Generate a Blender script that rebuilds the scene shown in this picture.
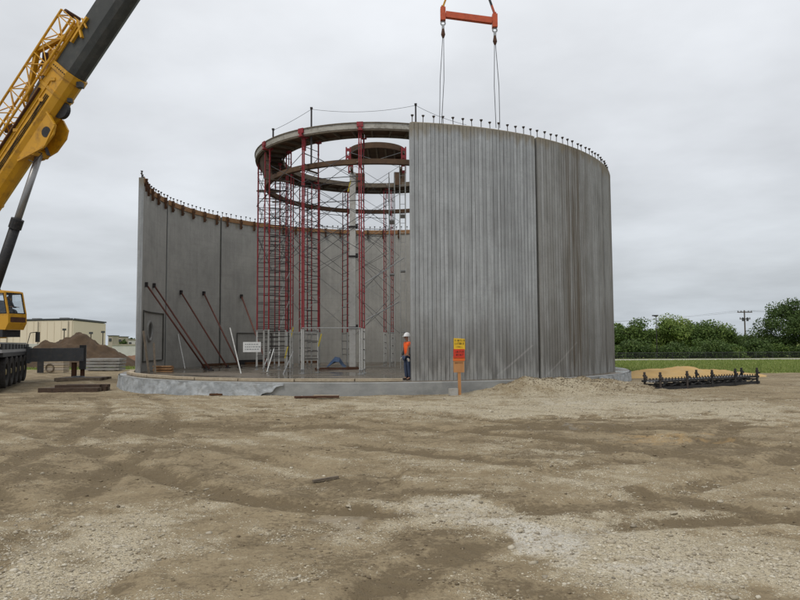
import bpy, bmesh, math, random
import numpy as np
from mathutils import Vector, Matrix, Euler

for o in list(bpy.data.objects):
    bpy.data.objects.remove(o)
S = bpy.context.scene
COL = S.collection
R = math.radians
rnd = random.Random(7)
nrs = np.random.RandomState(11)

# ------------------------------------------------------------------ camera
CAMZ = 1.9
PITCH, ROLL = R(3.66), R(-0.323)
cd = bpy.data.cameras.new('camera')
cam = bpy.data.objects.new('camera', cd)
COL.objects.link(cam)
cd.sensor_width = 36.0
cd.lens = 670.0 / 800.0 * 36.0
cd.clip_start, cd.clip_end = 0.1, 6000
cam.matrix_world = Matrix.Translation((0, 0, CAMZ)) @ Matrix.Rotation(R(90) + PITCH, 4, 'X') @ Matrix.Rotation(ROLL, 4, 'Z')
S.camera = cam
S.render.resolution_x, S.render.resolution_y = 1024, 768

# ------------------------------------------------------------------ sky, sun, exposure
SUN_EL, SUN_AZ = 58, 215          # azimuth measured clockwise from +Y (behind and left of the camera)
w = bpy.data.worlds.new('World')
S.world = w
w.use_nodes = True
nt = w.node_tree
N = nt.nodes
for n in list(N):
    N.remove(n)
out = N.new('ShaderNodeOutputWorld')
bg = N.new('ShaderNodeBackground')
bg.inputs['Strength'].default_value = 0.1
sky = N.new('ShaderNodeTexSky')
sky.sky_type = 'NISHITA'
sky.sun_disc = False
sky.sun_elevation = R(SUN_EL)
sky.sun_rotation = R(SUN_AZ)
sky.dust_density = 3.0
tc = N.new('ShaderNodeTexCoord')
sep = N.new('ShaderNodeSeparateXYZ')
nt.links.new(tc.outputs['Generated'], sep.inputs[0])
ramp = N.new('ShaderNodeValToRGB')
e = ramp.color_ramp.elements
e[0].position = 0.0
e[0].color = (0.52, 0.57, 0.62, 1)
e[1].position = 1.0
e[1].color = (0.875, 0.885, 0.90, 1)
for p_, c_ in ((0.10, (0.575, 0.61, 0.645, 1)), (0.25, (0.672, 0.70, 0.738, 1)), (0.5, (0.75, 0.772, 0.805, 1))):
    x_ = e.new(p_)
    x_.color = c_
mz = N.new('ShaderNodeMath'); mz.operation = 'MAXIMUM'; mz.inputs[1].default_value = 0.0
nt.links.new(sep.outputs['Z'], mz.inputs[0])
nt.links.new(mz.outputs[0], ramp.inputs[0])
# cloud deck seen from below: direction divided by its height
addz = N.new('ShaderNodeMath'); addz.operation = 'ADD'; addz.inputs[1].default_value = 0.16
nt.links.new(mz.outputs[0], addz.inputs[0])
dv = N.new('ShaderNodeVectorMath'); dv.operation = 'DIVIDE'
cmb = N.new('ShaderNodeCombineXYZ')
for i in range(3):
    nt.links.new(addz.outputs[0], cmb.inputs[i])
nt.links.new(tc.outputs['Generated'], dv.inputs[0])
nt.links.new(cmb.outputs[0], dv.inputs[1])
cn = N.new('ShaderNodeTexNoise')
cn.inputs['Scale'].default_value = 1.05
cn.inputs['Detail'].default_value = 6
cn.inputs['Roughness'].default_value = 0.52
nt.links.new(dv.outputs[0], cn.inputs['Vector'])
cr = N.new('ShaderNodeMapRange')
cr.inputs['From Min'].default_value = 0.3
cr.inputs['From Max'].default_value = 0.72
cr.inputs['To Min'].default_value = 8.2
cr.inputs['To Max'].default_value = 12.3
nt.links.new(cn.outputs['Fac'], cr.inputs['Value'])
mul = N.new('ShaderNodeVectorMath'); mul.operation = 'SCALE'
nt.links.new(ramp.outputs[0], mul.inputs[0])
nt.links.new(cr.outputs[0], mul.inputs['Scale'])
mx = N.new('ShaderNodeMix'); mx.data_type = 'RGBA'
mx.inputs['Factor'].default_value = 0.96
nt.links.new(sky.outputs[0], mx.inputs['A'])
nt.links.new(mul.outputs[0], mx.inputs['B'])
nt.links.new(mx.outputs['Result'], bg.inputs['Color'])
nt.links.new(bg.outputs[0], out.inputs[0])

sd = bpy.data.lights.new('sun', 'SUN')
sd.energy = 1.4
sd.angle = R(18)
sd.color = (1.0, 0.96, 0.90)
sun = bpy.data.objects.new('sun', sd)
COL.objects.link(sun)
sdir = Vector((math.sin(R(SUN_AZ)) * math.cos(R(SUN_EL)), math.cos(R(SUN_AZ)) * math.cos(R(SUN_EL)), math.sin(R(SUN_EL))))
sun.rotation_euler = sdir.to_track_quat('Z', 'Y').to_euler()
sun.location = sdir * 60
S.view_settings.view_transform = 'Standard'
S.view_settings.look = 'None'
S.view_settings.exposure = 0.0
S.view_settings.gamma = 1.0
S.view_settings.use_curve_mapping = False

# ------------------------------------------------------------------ pixel helpers (photo pixel -> point of the place)
def pray(x, y):
    u, v = x - 400.0, y - 300.0
    u, v = u * math.cos(ROLL) + v * math.sin(ROLL), -u * math.sin(ROLL) + v * math.cos(ROLL)
    a, b = u / 670.0, -v / 670.0
    return a, math.cos(PITCH) - b * math.sin(PITCH), math.sin(PITCH) + b * math.cos(PITCH)
def gp(x, y, z=0.0):
    a, b, c = pray(x, y)
    t = (z - CAMZ) / c
    return Vector((a * t, b * t, z))
def ap(x, y, Y):
    a, b, c = pray(x, y)
    t = Y / b
    return Vector((a * t, Y, CAMZ + c * t))

# ------------------------------------------------------------------ materials
def nodes(name):
    m = bpy.data.materials.new(name)
    m.use_nodes = True
    t = m.node_tree
    b = t.nodes['Principled BSDF']
    return m, t, b
def nd(t, typ, **kw):
    n = t.nodes.new(typ)
    for k, v in kw.items():
        if hasattr(n, k):
            setattr(n, k, v)
        else:
            n.inputs[k.replace('_', ' ')].default_value = v
    return n
def mixc(t, fac, a, b, blend='MIX'):
    n = t.nodes.new('ShaderNodeMix'); n.data_type = 'RGBA'; n.blend_type = blend
    for key, val in (('Factor', fac), ('A', a), ('B', b)):
        s = n.inputs[key]
        if key != 'Factor':
            s = [q for q in n.inputs if q.name == key and q.type == 'RGBA'][0]
        else:
            s = n.inputs[0]
        if hasattr(val, 'is_linked') or hasattr(val, 'links'):
            t.links.new(val, s)
        elif isinstance(val, (tuple, list)):
            s.default_value = tuple(val) + ((1,) if len(val) == 3 else ())
        else:
            s.default_value = val
    return [q for q in n.outputs if q.type == 'RGBA'][0]
def math_(t, op, a, b=None, clamp=False):
    n = t.nodes.new('ShaderNodeMath'); n.operation = op; n.use_clamp = clamp
    for i, v in enumerate((a, b)):
        if v is None:
            continue
        if hasattr(v, 'links'):
            t.links.new(v, n.inputs[i])
        else:
            n.inputs[i].default_value = v
    return n.outputs[0]
def rng(t, v, a, b, c=0.0, d=1.0, smooth=False):
    n = t.nodes.new('ShaderNodeMapRange')
    if smooth:
        n.interpolation_type = 'SMOOTHSTEP'
    t.links.new(v, n.inputs['Value'])
    for k, q in (('From Min', a), ('From Max', b), ('To Min', c), ('To Max', d)):
        n.inputs[k].default_value = q
    return n.outputs[0]
def coords(t, scale=(1, 1, 1), rand=True, kind='Object'):
    tcn = t.nodes.new('ShaderNodeTexCoord')
    mp = t.nodes.new('ShaderNodeMapping')
    mp.inputs['Scale'].default_value = scale
    t.links.new(tcn.outputs[kind], mp.inputs['Vector'])
    if rand:
        oi = t.nodes.new('ShaderNodeObjectInfo')
        sc = t.nodes.new('ShaderNodeMath'); sc.operation = 'MULTIPLY'; sc.inputs[1].default_value = 37.0
        t.links.new(oi.outputs['Random'], sc.inputs[0])
        cb = t.nodes.new('ShaderNodeCombineXYZ')
        t.links.new(sc.outputs[0], cb.inputs[0]); t.links.new(sc.outputs[0], cb.inputs[1])
        t.links.new(cb.outputs[0], mp.inputs['Location'])
    return mp.outputs[0]
def noise(t, vec, scale, detail=4, rough=0.55, dist=0.0):
    n = t.nodes.new('ShaderNodeTexNoise')
    n.inputs['Scale'].default_value = scale
    n.inputs['Detail'].default_value = detail
    n.inputs['Roughness'].default_value = rough
    n.inputs['Distortion'].default_value = dist
    t.links.new(vec, n.inputs['Vector'])
    return n.outputs['Fac']
def bump(t, b, h, strength, dist):
    n = t.nodes.new('ShaderNodeBump')
    n.inputs['Strength'].default_value = strength
    n.inputs['Distance'].default_value = dist
    t.links.new(h, n.inputs['Height'])
    t.links.new(n.outputs[0], b.inputs['Normal'])
MAT = {}
def simple(name, c1, c2, scale=3.0, rough=0.7, metal=0.0, bmp=0.15, stretch=(1, 1, 1), dirt=None, dirtamt=0.4, spec=0.35):
    m, t, b = nodes(name)
    v = coords(t, stretch)
    f = rng(t, noise(t, v, scale, 5, 0.6), 0.3, 0.7)
    c = mixc(t, f, c1, c2)
    if dirt:
        v2 = coords(t, (1, 1, 1))
        d = rng(t, noise(t, v2, scale * 2.3, 6, 0.65), 0.5, 0.68, 0, dirtamt)
        c = mixc(t, d, c, dirt)
    oi = t.nodes.new('ShaderNodeObjectInfo')
    c = mixc(t, rng(t, oi.outputs['Random'], 0, 1, 0.0, 0.30), c, tuple(q * 0.55 for q in c1))
    t.links.new(c, b.inputs['Base Color'])
    b.inputs['Roughness'].default_value = rough
    b.inputs['Metallic'].default_value = metal
    b.inputs['Specular IOR Level'].default_value = spec
    if bmp:
        bump(t, b, noise(t, coords(t), scale * 12, 3), bmp, 0.01)
    MAT[name] = m
    return m

def concrete_wall(name, base, dark, light, stain=None, inner=False):
    m, t, b = nodes(name)
    v = coords(t)
    big = noise(t, v, 0.55, 5, 0.6, 0.4)
    vs = coords(t, (5.5, 5.5, 0.10))
    st = noise(t, vs, 1.0, 4, 0.6)
    vs2 = coords(t, (22, 22, 0.75))
    st2 = noise(t, vs2, 1.0, 3, 0.6)
    hl = noise(t, coords(t, (0.35, 0.35, 6.0)), 1.0, 3, 0.6)
    fine = noise(t, v, 14, 4, 0.6)
    c = mixc(t, rng(t, big, 0.3, 0.7), dark, base)
    c = mixc(t, rng(t, st, 0.44, 0.72, 0, 0.75 if not inner else 0.35), c, light)
    c = mixc(t, rng(t, st2, 0.5, 0.75, 0, 0.45 if not inner else 0.15), c, tuple(q * 0.62 for q in dark))
    c = mixc(t, rng(t, hl, 0.5, 0.75, 0, 0.18 if not inner else 0.4), c, tuple(q * 0.7 for q in base))
    mid = noise(t, coords(t, (2.6, 2.6, 1.3)), 1.0, 6, 0.68)
    c = mixc(t, rng(t, mid, 0.48, 0.68, 0, 0.3), c, tuple(q * 0.72 for q in dark))
    c = mixc(t, rng(t, mid, 0.42, 0.30, 0, 0.2), c, light)
    c = mixc(t, rng(t, fine, 0.52, 0.72, 0, 0.45), c, tuple(q * 0.7 for q in base))
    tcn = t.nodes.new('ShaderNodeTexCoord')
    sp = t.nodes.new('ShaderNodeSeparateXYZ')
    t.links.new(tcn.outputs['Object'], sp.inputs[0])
    # darker grey-brown towards the foot, with a ragged upper limit
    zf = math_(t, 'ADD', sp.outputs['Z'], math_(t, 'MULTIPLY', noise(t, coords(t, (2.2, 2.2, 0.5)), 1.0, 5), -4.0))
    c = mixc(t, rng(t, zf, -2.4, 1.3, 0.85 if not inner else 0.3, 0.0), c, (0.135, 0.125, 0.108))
    # pale grout runs
    run = noise(t, coords(t, (3.4, 3.4, 0.6)), 1.0, 4)
    zz = rng(t, math_(t, 'ADD', sp.outputs['Z'], math_(t, 'MULTIPLY', run, -3.6)), -1.75, -1.1, 0.55, 0.0)
    if not inner:
        c = mixc(t, zz, c, (0.42, 0.42, 0.40))
    # top edge: cement wash
    ztop = math_(t, 'ADD', sp.outputs['Z'], math_(t, 'MULTIPLY', noise(t, coords(t, (3, 3, 0.8)), 1.0, 4), 1.2))
    c = mixc(t, rng(t, ztop, 10.05, 10.40, 0, 0.75), c, (0.22, 0.185, 0.125))
    if not inner:
        for ax_, az_, bx_, bz_ in ((0.69, 0.12, 2.45, 1.31) if not stain else (-2.54, 0.05, -0.44, 1.42),):
            ux, uz = bx_ - ax_, bz_ - az_
            Ln = math.hypot(ux, uz); ux /= Ln; uz /= Ln
            px_ = math_(t, 'SUBTRACT', sp.outputs['X'], ax_); pz_ = math_(t, 'SUBTRACT', sp.outputs['Z'], az_)
            dd = math_(t, 'ABSOLUTE', math_(t, 'SUBTRACT', math_(t, 'MULTIPLY', px_, uz), math_(t, 'MULTIPLY', pz_, ux)))
            al_ = math_(t, 'ADD', math_(t, 'MULTIPLY', px_, ux), math_(t, 'MULTIPLY', pz_, uz))
            f_ = math_(t, 'MULTIPLY', rng(t, dd, 0.05, 0.025), math_(t, 'MULTIPLY', math_(t, 'GREATER_THAN', al_, 0.0), math_(t, 'LESS_THAN', al_, Ln)))
            c = mixc(t, math_(t, 'MULTIPLY', f_, 0.38), c, (0.42, 0.41, 0.39))
    if stain:
        x0, w0 = stain
        dx = math_(t, 'ABSOLUTE', math_(t, 'SUBTRACT', math_(t, 'ADD', sp.outputs['X'], math_(t, 'MULTIPLY', noise(t, coords(t, (1, 1, 0.4)), 0.8, 3), 0.5)), x0))
        f = math_(t, 'MULTIPLY', rng(t, dx, w0, w0 * 0.15), rng(t, noise(t, coords(t, (4.5, 4.5, 0.18)), 1.0, 5, 0.65), 0.42, 0.60))
        c = mixc(t, math_(t, 'MULTIPLY', f, 0.85), c, (0.105, 0.082, 0.055))
        c = mixc(t, rng(t, noise(t, coords(t, (2.0, 2.0, 0.15)), 1.0, 4), 0.45, 0.7, 0, 0.35), c, (0.17, 0.155, 0.13))
    t.links.new(c, b.inputs['Base Color'])
    b.inputs['Roughness'].default_value = 0.85
    b.inputs['Specular IOR Level'].default_value = 0.25
    bump(t, b, math_(t, 'ADD', fine, math_(t, 'MULTIPLY', st2, 0.6)), 0.5, 0.025)
    MAT[name] = m

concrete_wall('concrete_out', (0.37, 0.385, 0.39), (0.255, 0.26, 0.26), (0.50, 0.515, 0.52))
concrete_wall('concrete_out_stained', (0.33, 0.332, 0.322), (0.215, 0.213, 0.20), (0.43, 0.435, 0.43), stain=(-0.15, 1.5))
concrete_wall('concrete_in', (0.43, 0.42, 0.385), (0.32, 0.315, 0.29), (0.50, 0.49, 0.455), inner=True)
simple('concrete_plain', (0.36, 0.36, 0.345), (0.25, 0.25, 0.24), 1.6, 0.85, dirt=(0.2, 0.17, 0.13), dirtamt=0.6)
simple('column_pale', (0.66, 0.65, 0.61), (0.52, 0.51, 0.48), 2.5, 0.85, dirt=(0.3, 0.26, 0.2), dirtamt=0.4)
simple('concrete_pale', (0.46, 0.45, 0.42), (0.34, 0.33, 0.30), 2.5, 0.85, dirt=(0.2, 0.16, 0.12), dirtamt=0.5)
simple('concrete_edge', (0.31, 0.315, 0.31), (0.21, 0.215, 0.21), 1.2, 0.8, stretch=(1, 1, 2.5), dirt=(0.36, 0.36, 0.34), dirtamt=0.5)
simple('grout', (0.07, 0.068, 0.06), (0.12, 0.115, 0.10), 4, 0.9)
simple('rust_brown', (0.10, 0.042, 0.022), (0.055, 0.028, 0.018), 6, 0.8, dirt=(0.16, 0.07, 0.03))
simple('brace_red', (0.17, 0.055, 0.038), (0.10, 0.045, 0.034), 4, 0.6)
simple('stud_steel', (0.10, 0.085, 0.075), (0.05, 0.042, 0.04), 8, 0.6, 0.4)
simple('bracket_wood', (0.115, 0.052, 0.022), (0.055, 0.028, 0.014), 5, 0.8)
simple('board_wood', (0.38, 0.20, 0.085), (0.25, 0.13, 0.06), 3, 0.8, stretch=(1, 1, 4), dirt=(0.42, 0.33, 0.22), dirtamt=0.6)
simple('plank_pale', (0.52, 0.44, 0.32), (0.36, 0.29, 0.20), 4, 0.8, stretch=(1, 1, 1), dirt=(0.22, 0.17, 0.12))
simple('timber_grey', (0.21, 0.17, 0.125), (0.12, 0.095, 0.07), 5, 0.85, dirt=(0.06, 0.045, 0.035))
simple('timber_dark', (0.085, 0.052, 0.034), (0.045, 0.03, 0.022), 4, 0.85, dirt=(0.13, 0.10, 0.07))
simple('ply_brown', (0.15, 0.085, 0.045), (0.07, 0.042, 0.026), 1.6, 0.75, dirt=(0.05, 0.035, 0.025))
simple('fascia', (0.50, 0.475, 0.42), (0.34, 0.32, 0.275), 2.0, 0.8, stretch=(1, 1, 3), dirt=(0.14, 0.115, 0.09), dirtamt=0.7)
simple('red_paint', (0.34, 0.026, 0.036), (0.22, 0.022, 0.028), 5, 0.6, dirt=(0.20, 0.10, 0.09), dirtamt=0.7)
simple('dark_steel', (0.05, 0.042, 0.042), (0.028, 0.025, 0.026), 6, 0.55, 0.3)
simple('galv', (0.44, 0.45, 0.45), (0.32, 0.33, 0.33), 6, 0.45, 0.5, dirt=(0.22, 0.2, 0.17))
simple('alu', (0.60, 0.60, 0.57), (0.45, 0.45, 0.43), 6, 0.5, 0.3, dirt=(0.3, 0.28, 0.24))
simple('yellow_tag', (0.62, 0.50, 0.05), (0.5, 0.38, 0.04), 6, 0.6)
simple('crane_yellow', (0.66, 0.335, 0.012), (0.54, 0.265, 0.010), 0.8, 0.42, dirt=(0.22, 0.105, 0.02), dirtamt=0.7, bmp=0.03, spec=0.5)
simple('boom_dark', (0.062, 0.064, 0.058), (0.036, 0.037, 0.035), 0.9, 0.5, stretch=(1, 1, 1), dirt=(0.11, 0.10, 0.085), bmp=0.03)
simple('chrome', (0.33, 0.32, 0.31), (0.24, 0.235, 0.23), 3, 0.35, 0.7, bmp=0.0)
simple('black_steel', (0.03, 0.031, 0.033), (0.02, 0.02, 0.022), 4, 0.55, 0.1, dirt=(0.085, 0.07, 0.055), dirtamt=0.5)
simple('grey_steel', (0.075, 0.08, 0.088), (0.055, 0.058, 0.064), 2, 0.5, 0.1, dirt=(0.13, 0.11, 0.09))
simple('deck_grey', (0.34, 0.34, 0.34), (0.24, 0.24, 0.245), 3, 0.6)
simple('rubber', (0.022, 0.022, 0.023), (0.045, 0.04, 0.036), 4, 0.9)
simple('rim', (0.30, 0.24, 0.10), (0.18, 0.15, 0.08), 6, 0.6)
simple('orange_paint', (0.56, 0.10, 0.035), (0.43, 0.075, 0.03), 4, 0.5, dirt=(0.20, 0.05, 0.03))
simple('sling_yellow', (0.62, 0.36, 0.03), (0.42, 0.16, 0.03), 9, 0.8)
simple('sling_red', (0.45, 0.05, 0.03), (0.3, 0.04, 0.03), 9, 0.8)
simple('wire', (0.13, 0.13, 0.135), (0.08, 0.08, 0.085), 20, 0.5, 0.6, bmp=0)
simple('soil', (0.105, 0.068, 0.040), (0.062, 0.042, 0.027), 1.3, 0.95, bmp=0.5, dirt=(0.15, 0.10, 0.06))
simple('sand', (0.58, 0.39, 0.16), (0.42, 0.275, 0.115), 0.8, 0.95, bmp=0.3, dirt=(0.46, 0.38, 0.26))
simple('wall_beige', (0.76, 0.65, 0.53), (0.72, 0.615, 0.50), 0.4, 0.8, stretch=(1, 1, 0.3), bmp=0)
simple('roof_trim', (0.07, 0.075, 0.085), (0.05, 0.053, 0.06), 1, 0.6)
simple('wall_white', (0.62, 0.61, 0.58), (0.5, 0.49, 0.47), 0.5, 0.8, bmp=0)
simple('wall_tan', (0.46, 0.40, 0.33), (0.36, 0.32, 0.27), 0.5, 0.8, bmp=0)
simple('brick_red', (0.22, 0.125, 0.075), (0.16, 0.085, 0.05), 1, 0.9)
simple('bark', (0.075, 0.058, 0.044), (0.045, 0.035, 0.028), 3, 0.9)
simple('pole_wood', (0.12, 0.095, 0.075), (0.08, 0.065, 0.055), 3, 0.9)
simple('sign_yellow', (0.80, 0.52, 0.03), (0.7, 0.43, 0.03), 6, 0.5, bmp=0)
simple('sign_red', (0.62, 0.045, 0.02), (0.5, 0.04, 0.02), 6, 0.5, bmp=0)
simple('sign_orange', (0.75, 0.17, 0.03), (0.68, 0.13, 0.03), 6, 0.5, bmp=0)
simple('print_black', (0.02, 0.02, 0.02), (0.035, 0.03, 0.03), 6, 0.6, bmp=0)
simple('print_grey', (0.30, 0.31, 0.32), (0.4, 0.4, 0.4), 6, 0.6, bmp=0)
simple('sign_wood', (0.50, 0.25, 0.10), (0.40, 0.19, 0.075), 4, 0.7, stretch=(3, 3, 0.5))
simple('sign_white', (0.74, 0.74, 0.72), (0.66, 0.66, 0.64), 5, 0.6, bmp=0)
simple('blue_tarp', (0.07, 0.13, 0.25), (0.05, 0.095, 0.18), 3, 0.5)
simple('skin', (0.33, 0.18, 0.12), (0.27, 0.15, 0.10), 6, 0.6, bmp=0)
simple('vest_orange', (0.88, 0.135, 0.02), (0.80, 0.10, 0.018), 6, 0.7, bmp=0.2)
simple('vest_stripe', (0.72, 0.72, 0.55), (0.65, 0.65, 0.5), 6, 0.4, bmp=0)
simple('denim', (0.055, 0.075, 0.125), (0.035, 0.05, 0.09), 8, 0.85)
simple('boot', (0.022, 0.018, 0.016), (0.035, 0.028, 0.022), 8, 0.7)
simple('helmet_white', (0.80, 0.80, 0.80), (0.74, 0.74, 0.75), 6, 0.35, bmp=0)
simple('shirt_dark', (0.05, 0.05, 0.055), (0.035, 0.035, 0.04), 6, 0.85)
simple('hair', (0.022, 0.016, 0.012), (0.03, 0.022, 0.016), 10, 0.8)
simple('glove', (0.62, 0.58, 0.52), (0.5, 0.46, 0.4), 8, 0.8)
simple('road_concrete', (0.44, 0.42, 0.38), (0.37, 0.35, 0.32), 0.3, 0.9, bmp=0)

def glass_mat():
    m, t, b = nodes('cab_glass')
    tr = t.nodes.new('ShaderNodeBsdfTransparent')
    tr.inputs[0].default_value = (0.93, 0.95, 0.96, 1)
    gl = t.nodes.new('ShaderNodeBsdfGlossy')
    gl.inputs['Roughness'].default_value = 0.05
    gl.inputs[0].default_value = (0.8, 0.85, 0.9, 1)
    ms = t.nodes.new('ShaderNodeMixShader')
    ms.inputs[0].default_value = 0.07
    t.links.new(tr.outputs[0], ms.inputs[1]); t.links.new(gl.outputs[0], ms.inputs[2])
    t.links.new(ms.outputs[0], t.nodes['Material Output'].inputs[0])
    MAT['cab_glass'] = m
glass_mat()

def plastic_mat():
    m, t, b = nodes('plastic_sheet')
    v = coords(t, (1.0, 1.0, 1.6))
    f = rng(t, noise(t, v, 1.7, 6, 0.65, 0.8), 0.35, 0.65)
    c = mixc(t, f, (0.25, 0.268, 0.28), (0.45, 0.475, 0.49))
    c = mixc(t, rng(t, noise(t, v, 3.0, 5), 0.52, 0.68, 0, 0.7), c, (0.22, 0.22, 0.21))
    t.links.new(c, b.inputs['Base Color'])
    b.inputs['Roughness'].default_value = 0.6
    bump(t, b, noise(t, v, 7, 4, 0.6, 1.5), 0.6, 0.03)
    MAT['plastic_sheet'] = m
plastic_mat()

def floor_mat():                                     # slab top: damp concrete with standing water
    m, t, b = nodes('slab_top')
    v = coords(t)
    f = noise(t, v, 0.35, 5, 0.6)
    c = mixc(t, rng(t, f, 0.35, 0.65), (0.085, 0.07, 0.052), (0.15, 0.125, 0.095))
    c = mixc(t, rng(t, noise(t, v, 2.5, 5), 0.5, 0.7, 0, 0.5), c, (0.07, 0.052, 0.038))
    wet = rng(t, f, 0.46, 0.60)
    t.links.new(c, b.inputs['Base Color'])
    t.links.new(rng(t, wet, 0, 1, 0.10, 0.6), b.inputs['Roughness'])
    bump(t, b, noise(t, v, 9, 3), 0.08, 0.01)
    MAT['slab_top'] = m
floor_mat()

def leaf_mat(name, a, b_, c_):
    m, t, b = nodes(name)
    at = t.nodes.new('ShaderNodeAttribute'); at.attribute_name = 'tone'
    rp = t.nodes.new('ShaderNodeValToRGB')
    el = rp.color_ramp.elements
    el[0].color = a + (1,); el[1].color = c_ + (1,)
    q = el.new(0.5); q.color = b_ + (1,)
    t.links.new(at.outputs['Fac'], rp.inputs[0])
    t.links.new(rp.outputs[0], b.inputs['Base Color'])
    b.inputs['Roughness'].default_value = 0.6
    b.inputs['Specular IOR Level'].default_value = 0.25
    tl = t.nodes.new('ShaderNodeBsdfTranslucent')
    t.links.new(rp.outputs[0], tl.inputs[0])
    ms = t.nodes.new('ShaderNodeMixShader'); ms.inputs[0].default_value = 0.25
    t.links.new(b.outputs[0], ms.inputs[1]); t.links.new(tl.outputs[0], ms.inputs[2])
    t.links.new(ms.outputs[0], t.nodes['Material Output'].inputs[0])
    MAT[name] = m
leaf_mat('leaf_dark', (0.04, 0.066, 0.018), (0.072, 0.12, 0.032), (0.125, 0.175, 0.05))
leaf_mat('leaf_mid', (0.052, 0.092, 0.022), (0.10, 0.16, 0.038), (0.175, 0.235, 0.062))
leaf_mat('leaf_light', (0.075, 0.125, 0.028), (0.16, 0.235, 0.05), (0.27, 0.335, 0.09))
leaf_mat('grass_blade', (0.14, 0.19, 0.048), (0.21, 0.265, 0.068), (0.30, 0.33, 0.12))
leaf_mat('stone_mix', (0.25, 0.215, 0.165), (0.49, 0.43, 0.325), (0.74, 0.685, 0.56))

# ------------------------------------------------------------------ mesh builder
PLACE = {}
class MB:
    def __init__(s):
        s.v, s.f = [], []
    def add(s, vs, fs):
        n = len(s.v)
        s.v += [Vector(q) for q in vs]
        s.f += [tuple(i + n for i in q) for q in fs]
        return s
    def hexa(s, p):
        return s.add(p, [(0, 3, 2, 1), (4, 5, 6, 7), (0, 1, 5, 4), (1, 2, 6, 5), (2, 3, 7, 6), (3, 0, 4, 7)])
    def box(s, c, d, rz=0.0):
        x, y, z = d[0] / 2, d[1] / 2, d[2] / 2
        M_ = Matrix.Rotation(rz, 3, 'Z')
        c = Vector(c)
        return s.hexa([c + M_ @ Vector(q) for q in ((-x, -y, -z), (x, -y, -z), (x, y, -z), (-x, y, -z), (-x, -y, z), (x, -y, z), (x, y, z), (-x, y, z))])
    def bar(s, a, b, wdt, hgt, up=(0, 0, 1)):
        a, b = Vector(a), Vector(b)
        d = (b - a).normalized()
        up = Vector(up)
        if abs(d.dot(up)) > 0.98:
            up = Vector((0, 1, 0))
        x = d.cross(up).normalized() * wdt / 2
        y = x.cross(d).normalized() * hgt / 2
        return s.hexa([a - x - y, a + x - y, a + x + y, a - x + y, b - x - y, b + x - y, b + x + y, b - x + y])
    def tube(s, a, b, r0, r1=None, n=8, cap=True):
        a, b = Vector(a), Vector(b)
        r1 = r0 if r1 is None else r1
        d = (b - a).normalized()
        x = d.orthogonal().normalized()
        y = d.cross(x)
        vs = []
        for p, r in ((a, r0), (b, r1)):
            vs += [p + (x * math.cos(2 * math.pi * i / n) + y * math.sin(2 * math.pi * i / n)) * r for i in range(n)]
        fs = [(i, (i + 1) % n, n + (i + 1) % n, n + i) for i in range(n)]
        if cap:
            fs += [tuple(range(n - 1, -1, -1)), tuple(range(n, 2 * n))]
        return s.add(vs, fs)
    def path(s, pts, r, n=5):
        for a, b in zip(pts[:-1], pts[1:]):
            s.tube(a, b, r, n=n)
        return s
    def prism(s, prof, ext):
        """prof: closed loop of points, ext: vector"""
        n = len(prof)
        a = [Vector(q) for q in prof]
        ext = Vector(ext)
        vs = a + [q + ext for q in a]
        fs = [tuple(range(n - 1, -1, -1)), tuple(range(n, 2 * n))] + [(i, (i + 1) % n, n + (i + 1) % n, n + i) for i in range(n)]
        return s.add(vs, fs)
    def torus(s, c, ax, R_, r, n=20, k=6):
        ax = Vector(ax).normalized()
        x = ax.orthogonal().normalized(); y = ax.cross(x); c = Vector(c)
        vs = []
        for i in range(n):
            a = 2 * math.pi * i / n
            q = x * math.cos(a) + y * math.sin(a)
            for j in range(k):
                bb = 2 * math.pi * j / k
                vs.append(c + q * (R_ + r * math.cos(bb)) + ax * r * math.sin(bb))
        return s.add(vs, [(i * k + j, ((i + 1) % n) * k + j, ((i + 1) % n) * k + (j + 1) % k, i * k + (j + 1) % k) for i in range(n) for j in range(k)])
    def mesh(s, name, mat, smooth=False, fix=True):
        me = bpy.data.meshes.new(name)
        me.from_pydata([tuple(q) for q in s.v], [], s.f)
        if fix:
            bm = bmesh.new(); bm.from_mesh(me)
            bmesh.ops.recalc_face_normals(bm, faces=bm.faces)
            bm.to_mesh(me); bm.free()
        me.materials.append(MAT[mat])
        if smooth:
            me.shade_smooth()
        return me
    def build(s, name, mat, parent=None, loc=None, smooth=False, local=False):
        """verts in world space; stored relative to parent (or to loc)"""
        if parent is not None and not local:
            L, rz = PLACE[parent.name]
            Mi = Matrix.Rotation(-rz, 3, 'Z')
            s.v = [Mi @ (q - L) for q in s.v]
        elif loc is not None:
            s.v = [q - Vector(loc) for q in s.v]
        o = bpy.data.objects.new(name, s.mesh(name, mat, smooth))
        COL.objects.link(o)
        if parent is not None:
            o.parent = parent
            PLACE[o.name] = PLACE[parent.name]
        elif loc is not None:
            o.location = loc
            PLACE[o.name] = (Vector(loc), 0.0)
        else:
            PLACE[o.name] = (Vector((0, 0, 0)), 0.0)
        return o
def tag(o, label=None, cat=None, group=None, kind=None):
    if label: o['label'] = label
    if cat: o['category'] = cat
    if group: o['group'] = group
    if kind: o['kind'] = kind
    elif cat: o['kind'] = 'thing'
    return o
def thing(name, loc, label, cat, group=None, rz=0.0):
    o = bpy.data.objects.new(name, None)
    COL.objects.link(o)
    o.empty_display_size = 0.3
    o.location = loc
    o.rotation_euler = (0, 0, rz)
    PLACE[o.name] = (Vector(loc), rz)
    return tag(o, label, cat, group)
def inst(me, name, parent, loc, rz=0.0, sc=None):
    o = bpy.data.objects.new(name, me)
    COL.objects.link(o)
    o.parent = parent
    o.location = loc
    o.rotation_euler = (0, 0, rz)
    if sc: o.scale = sc
    return o

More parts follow.
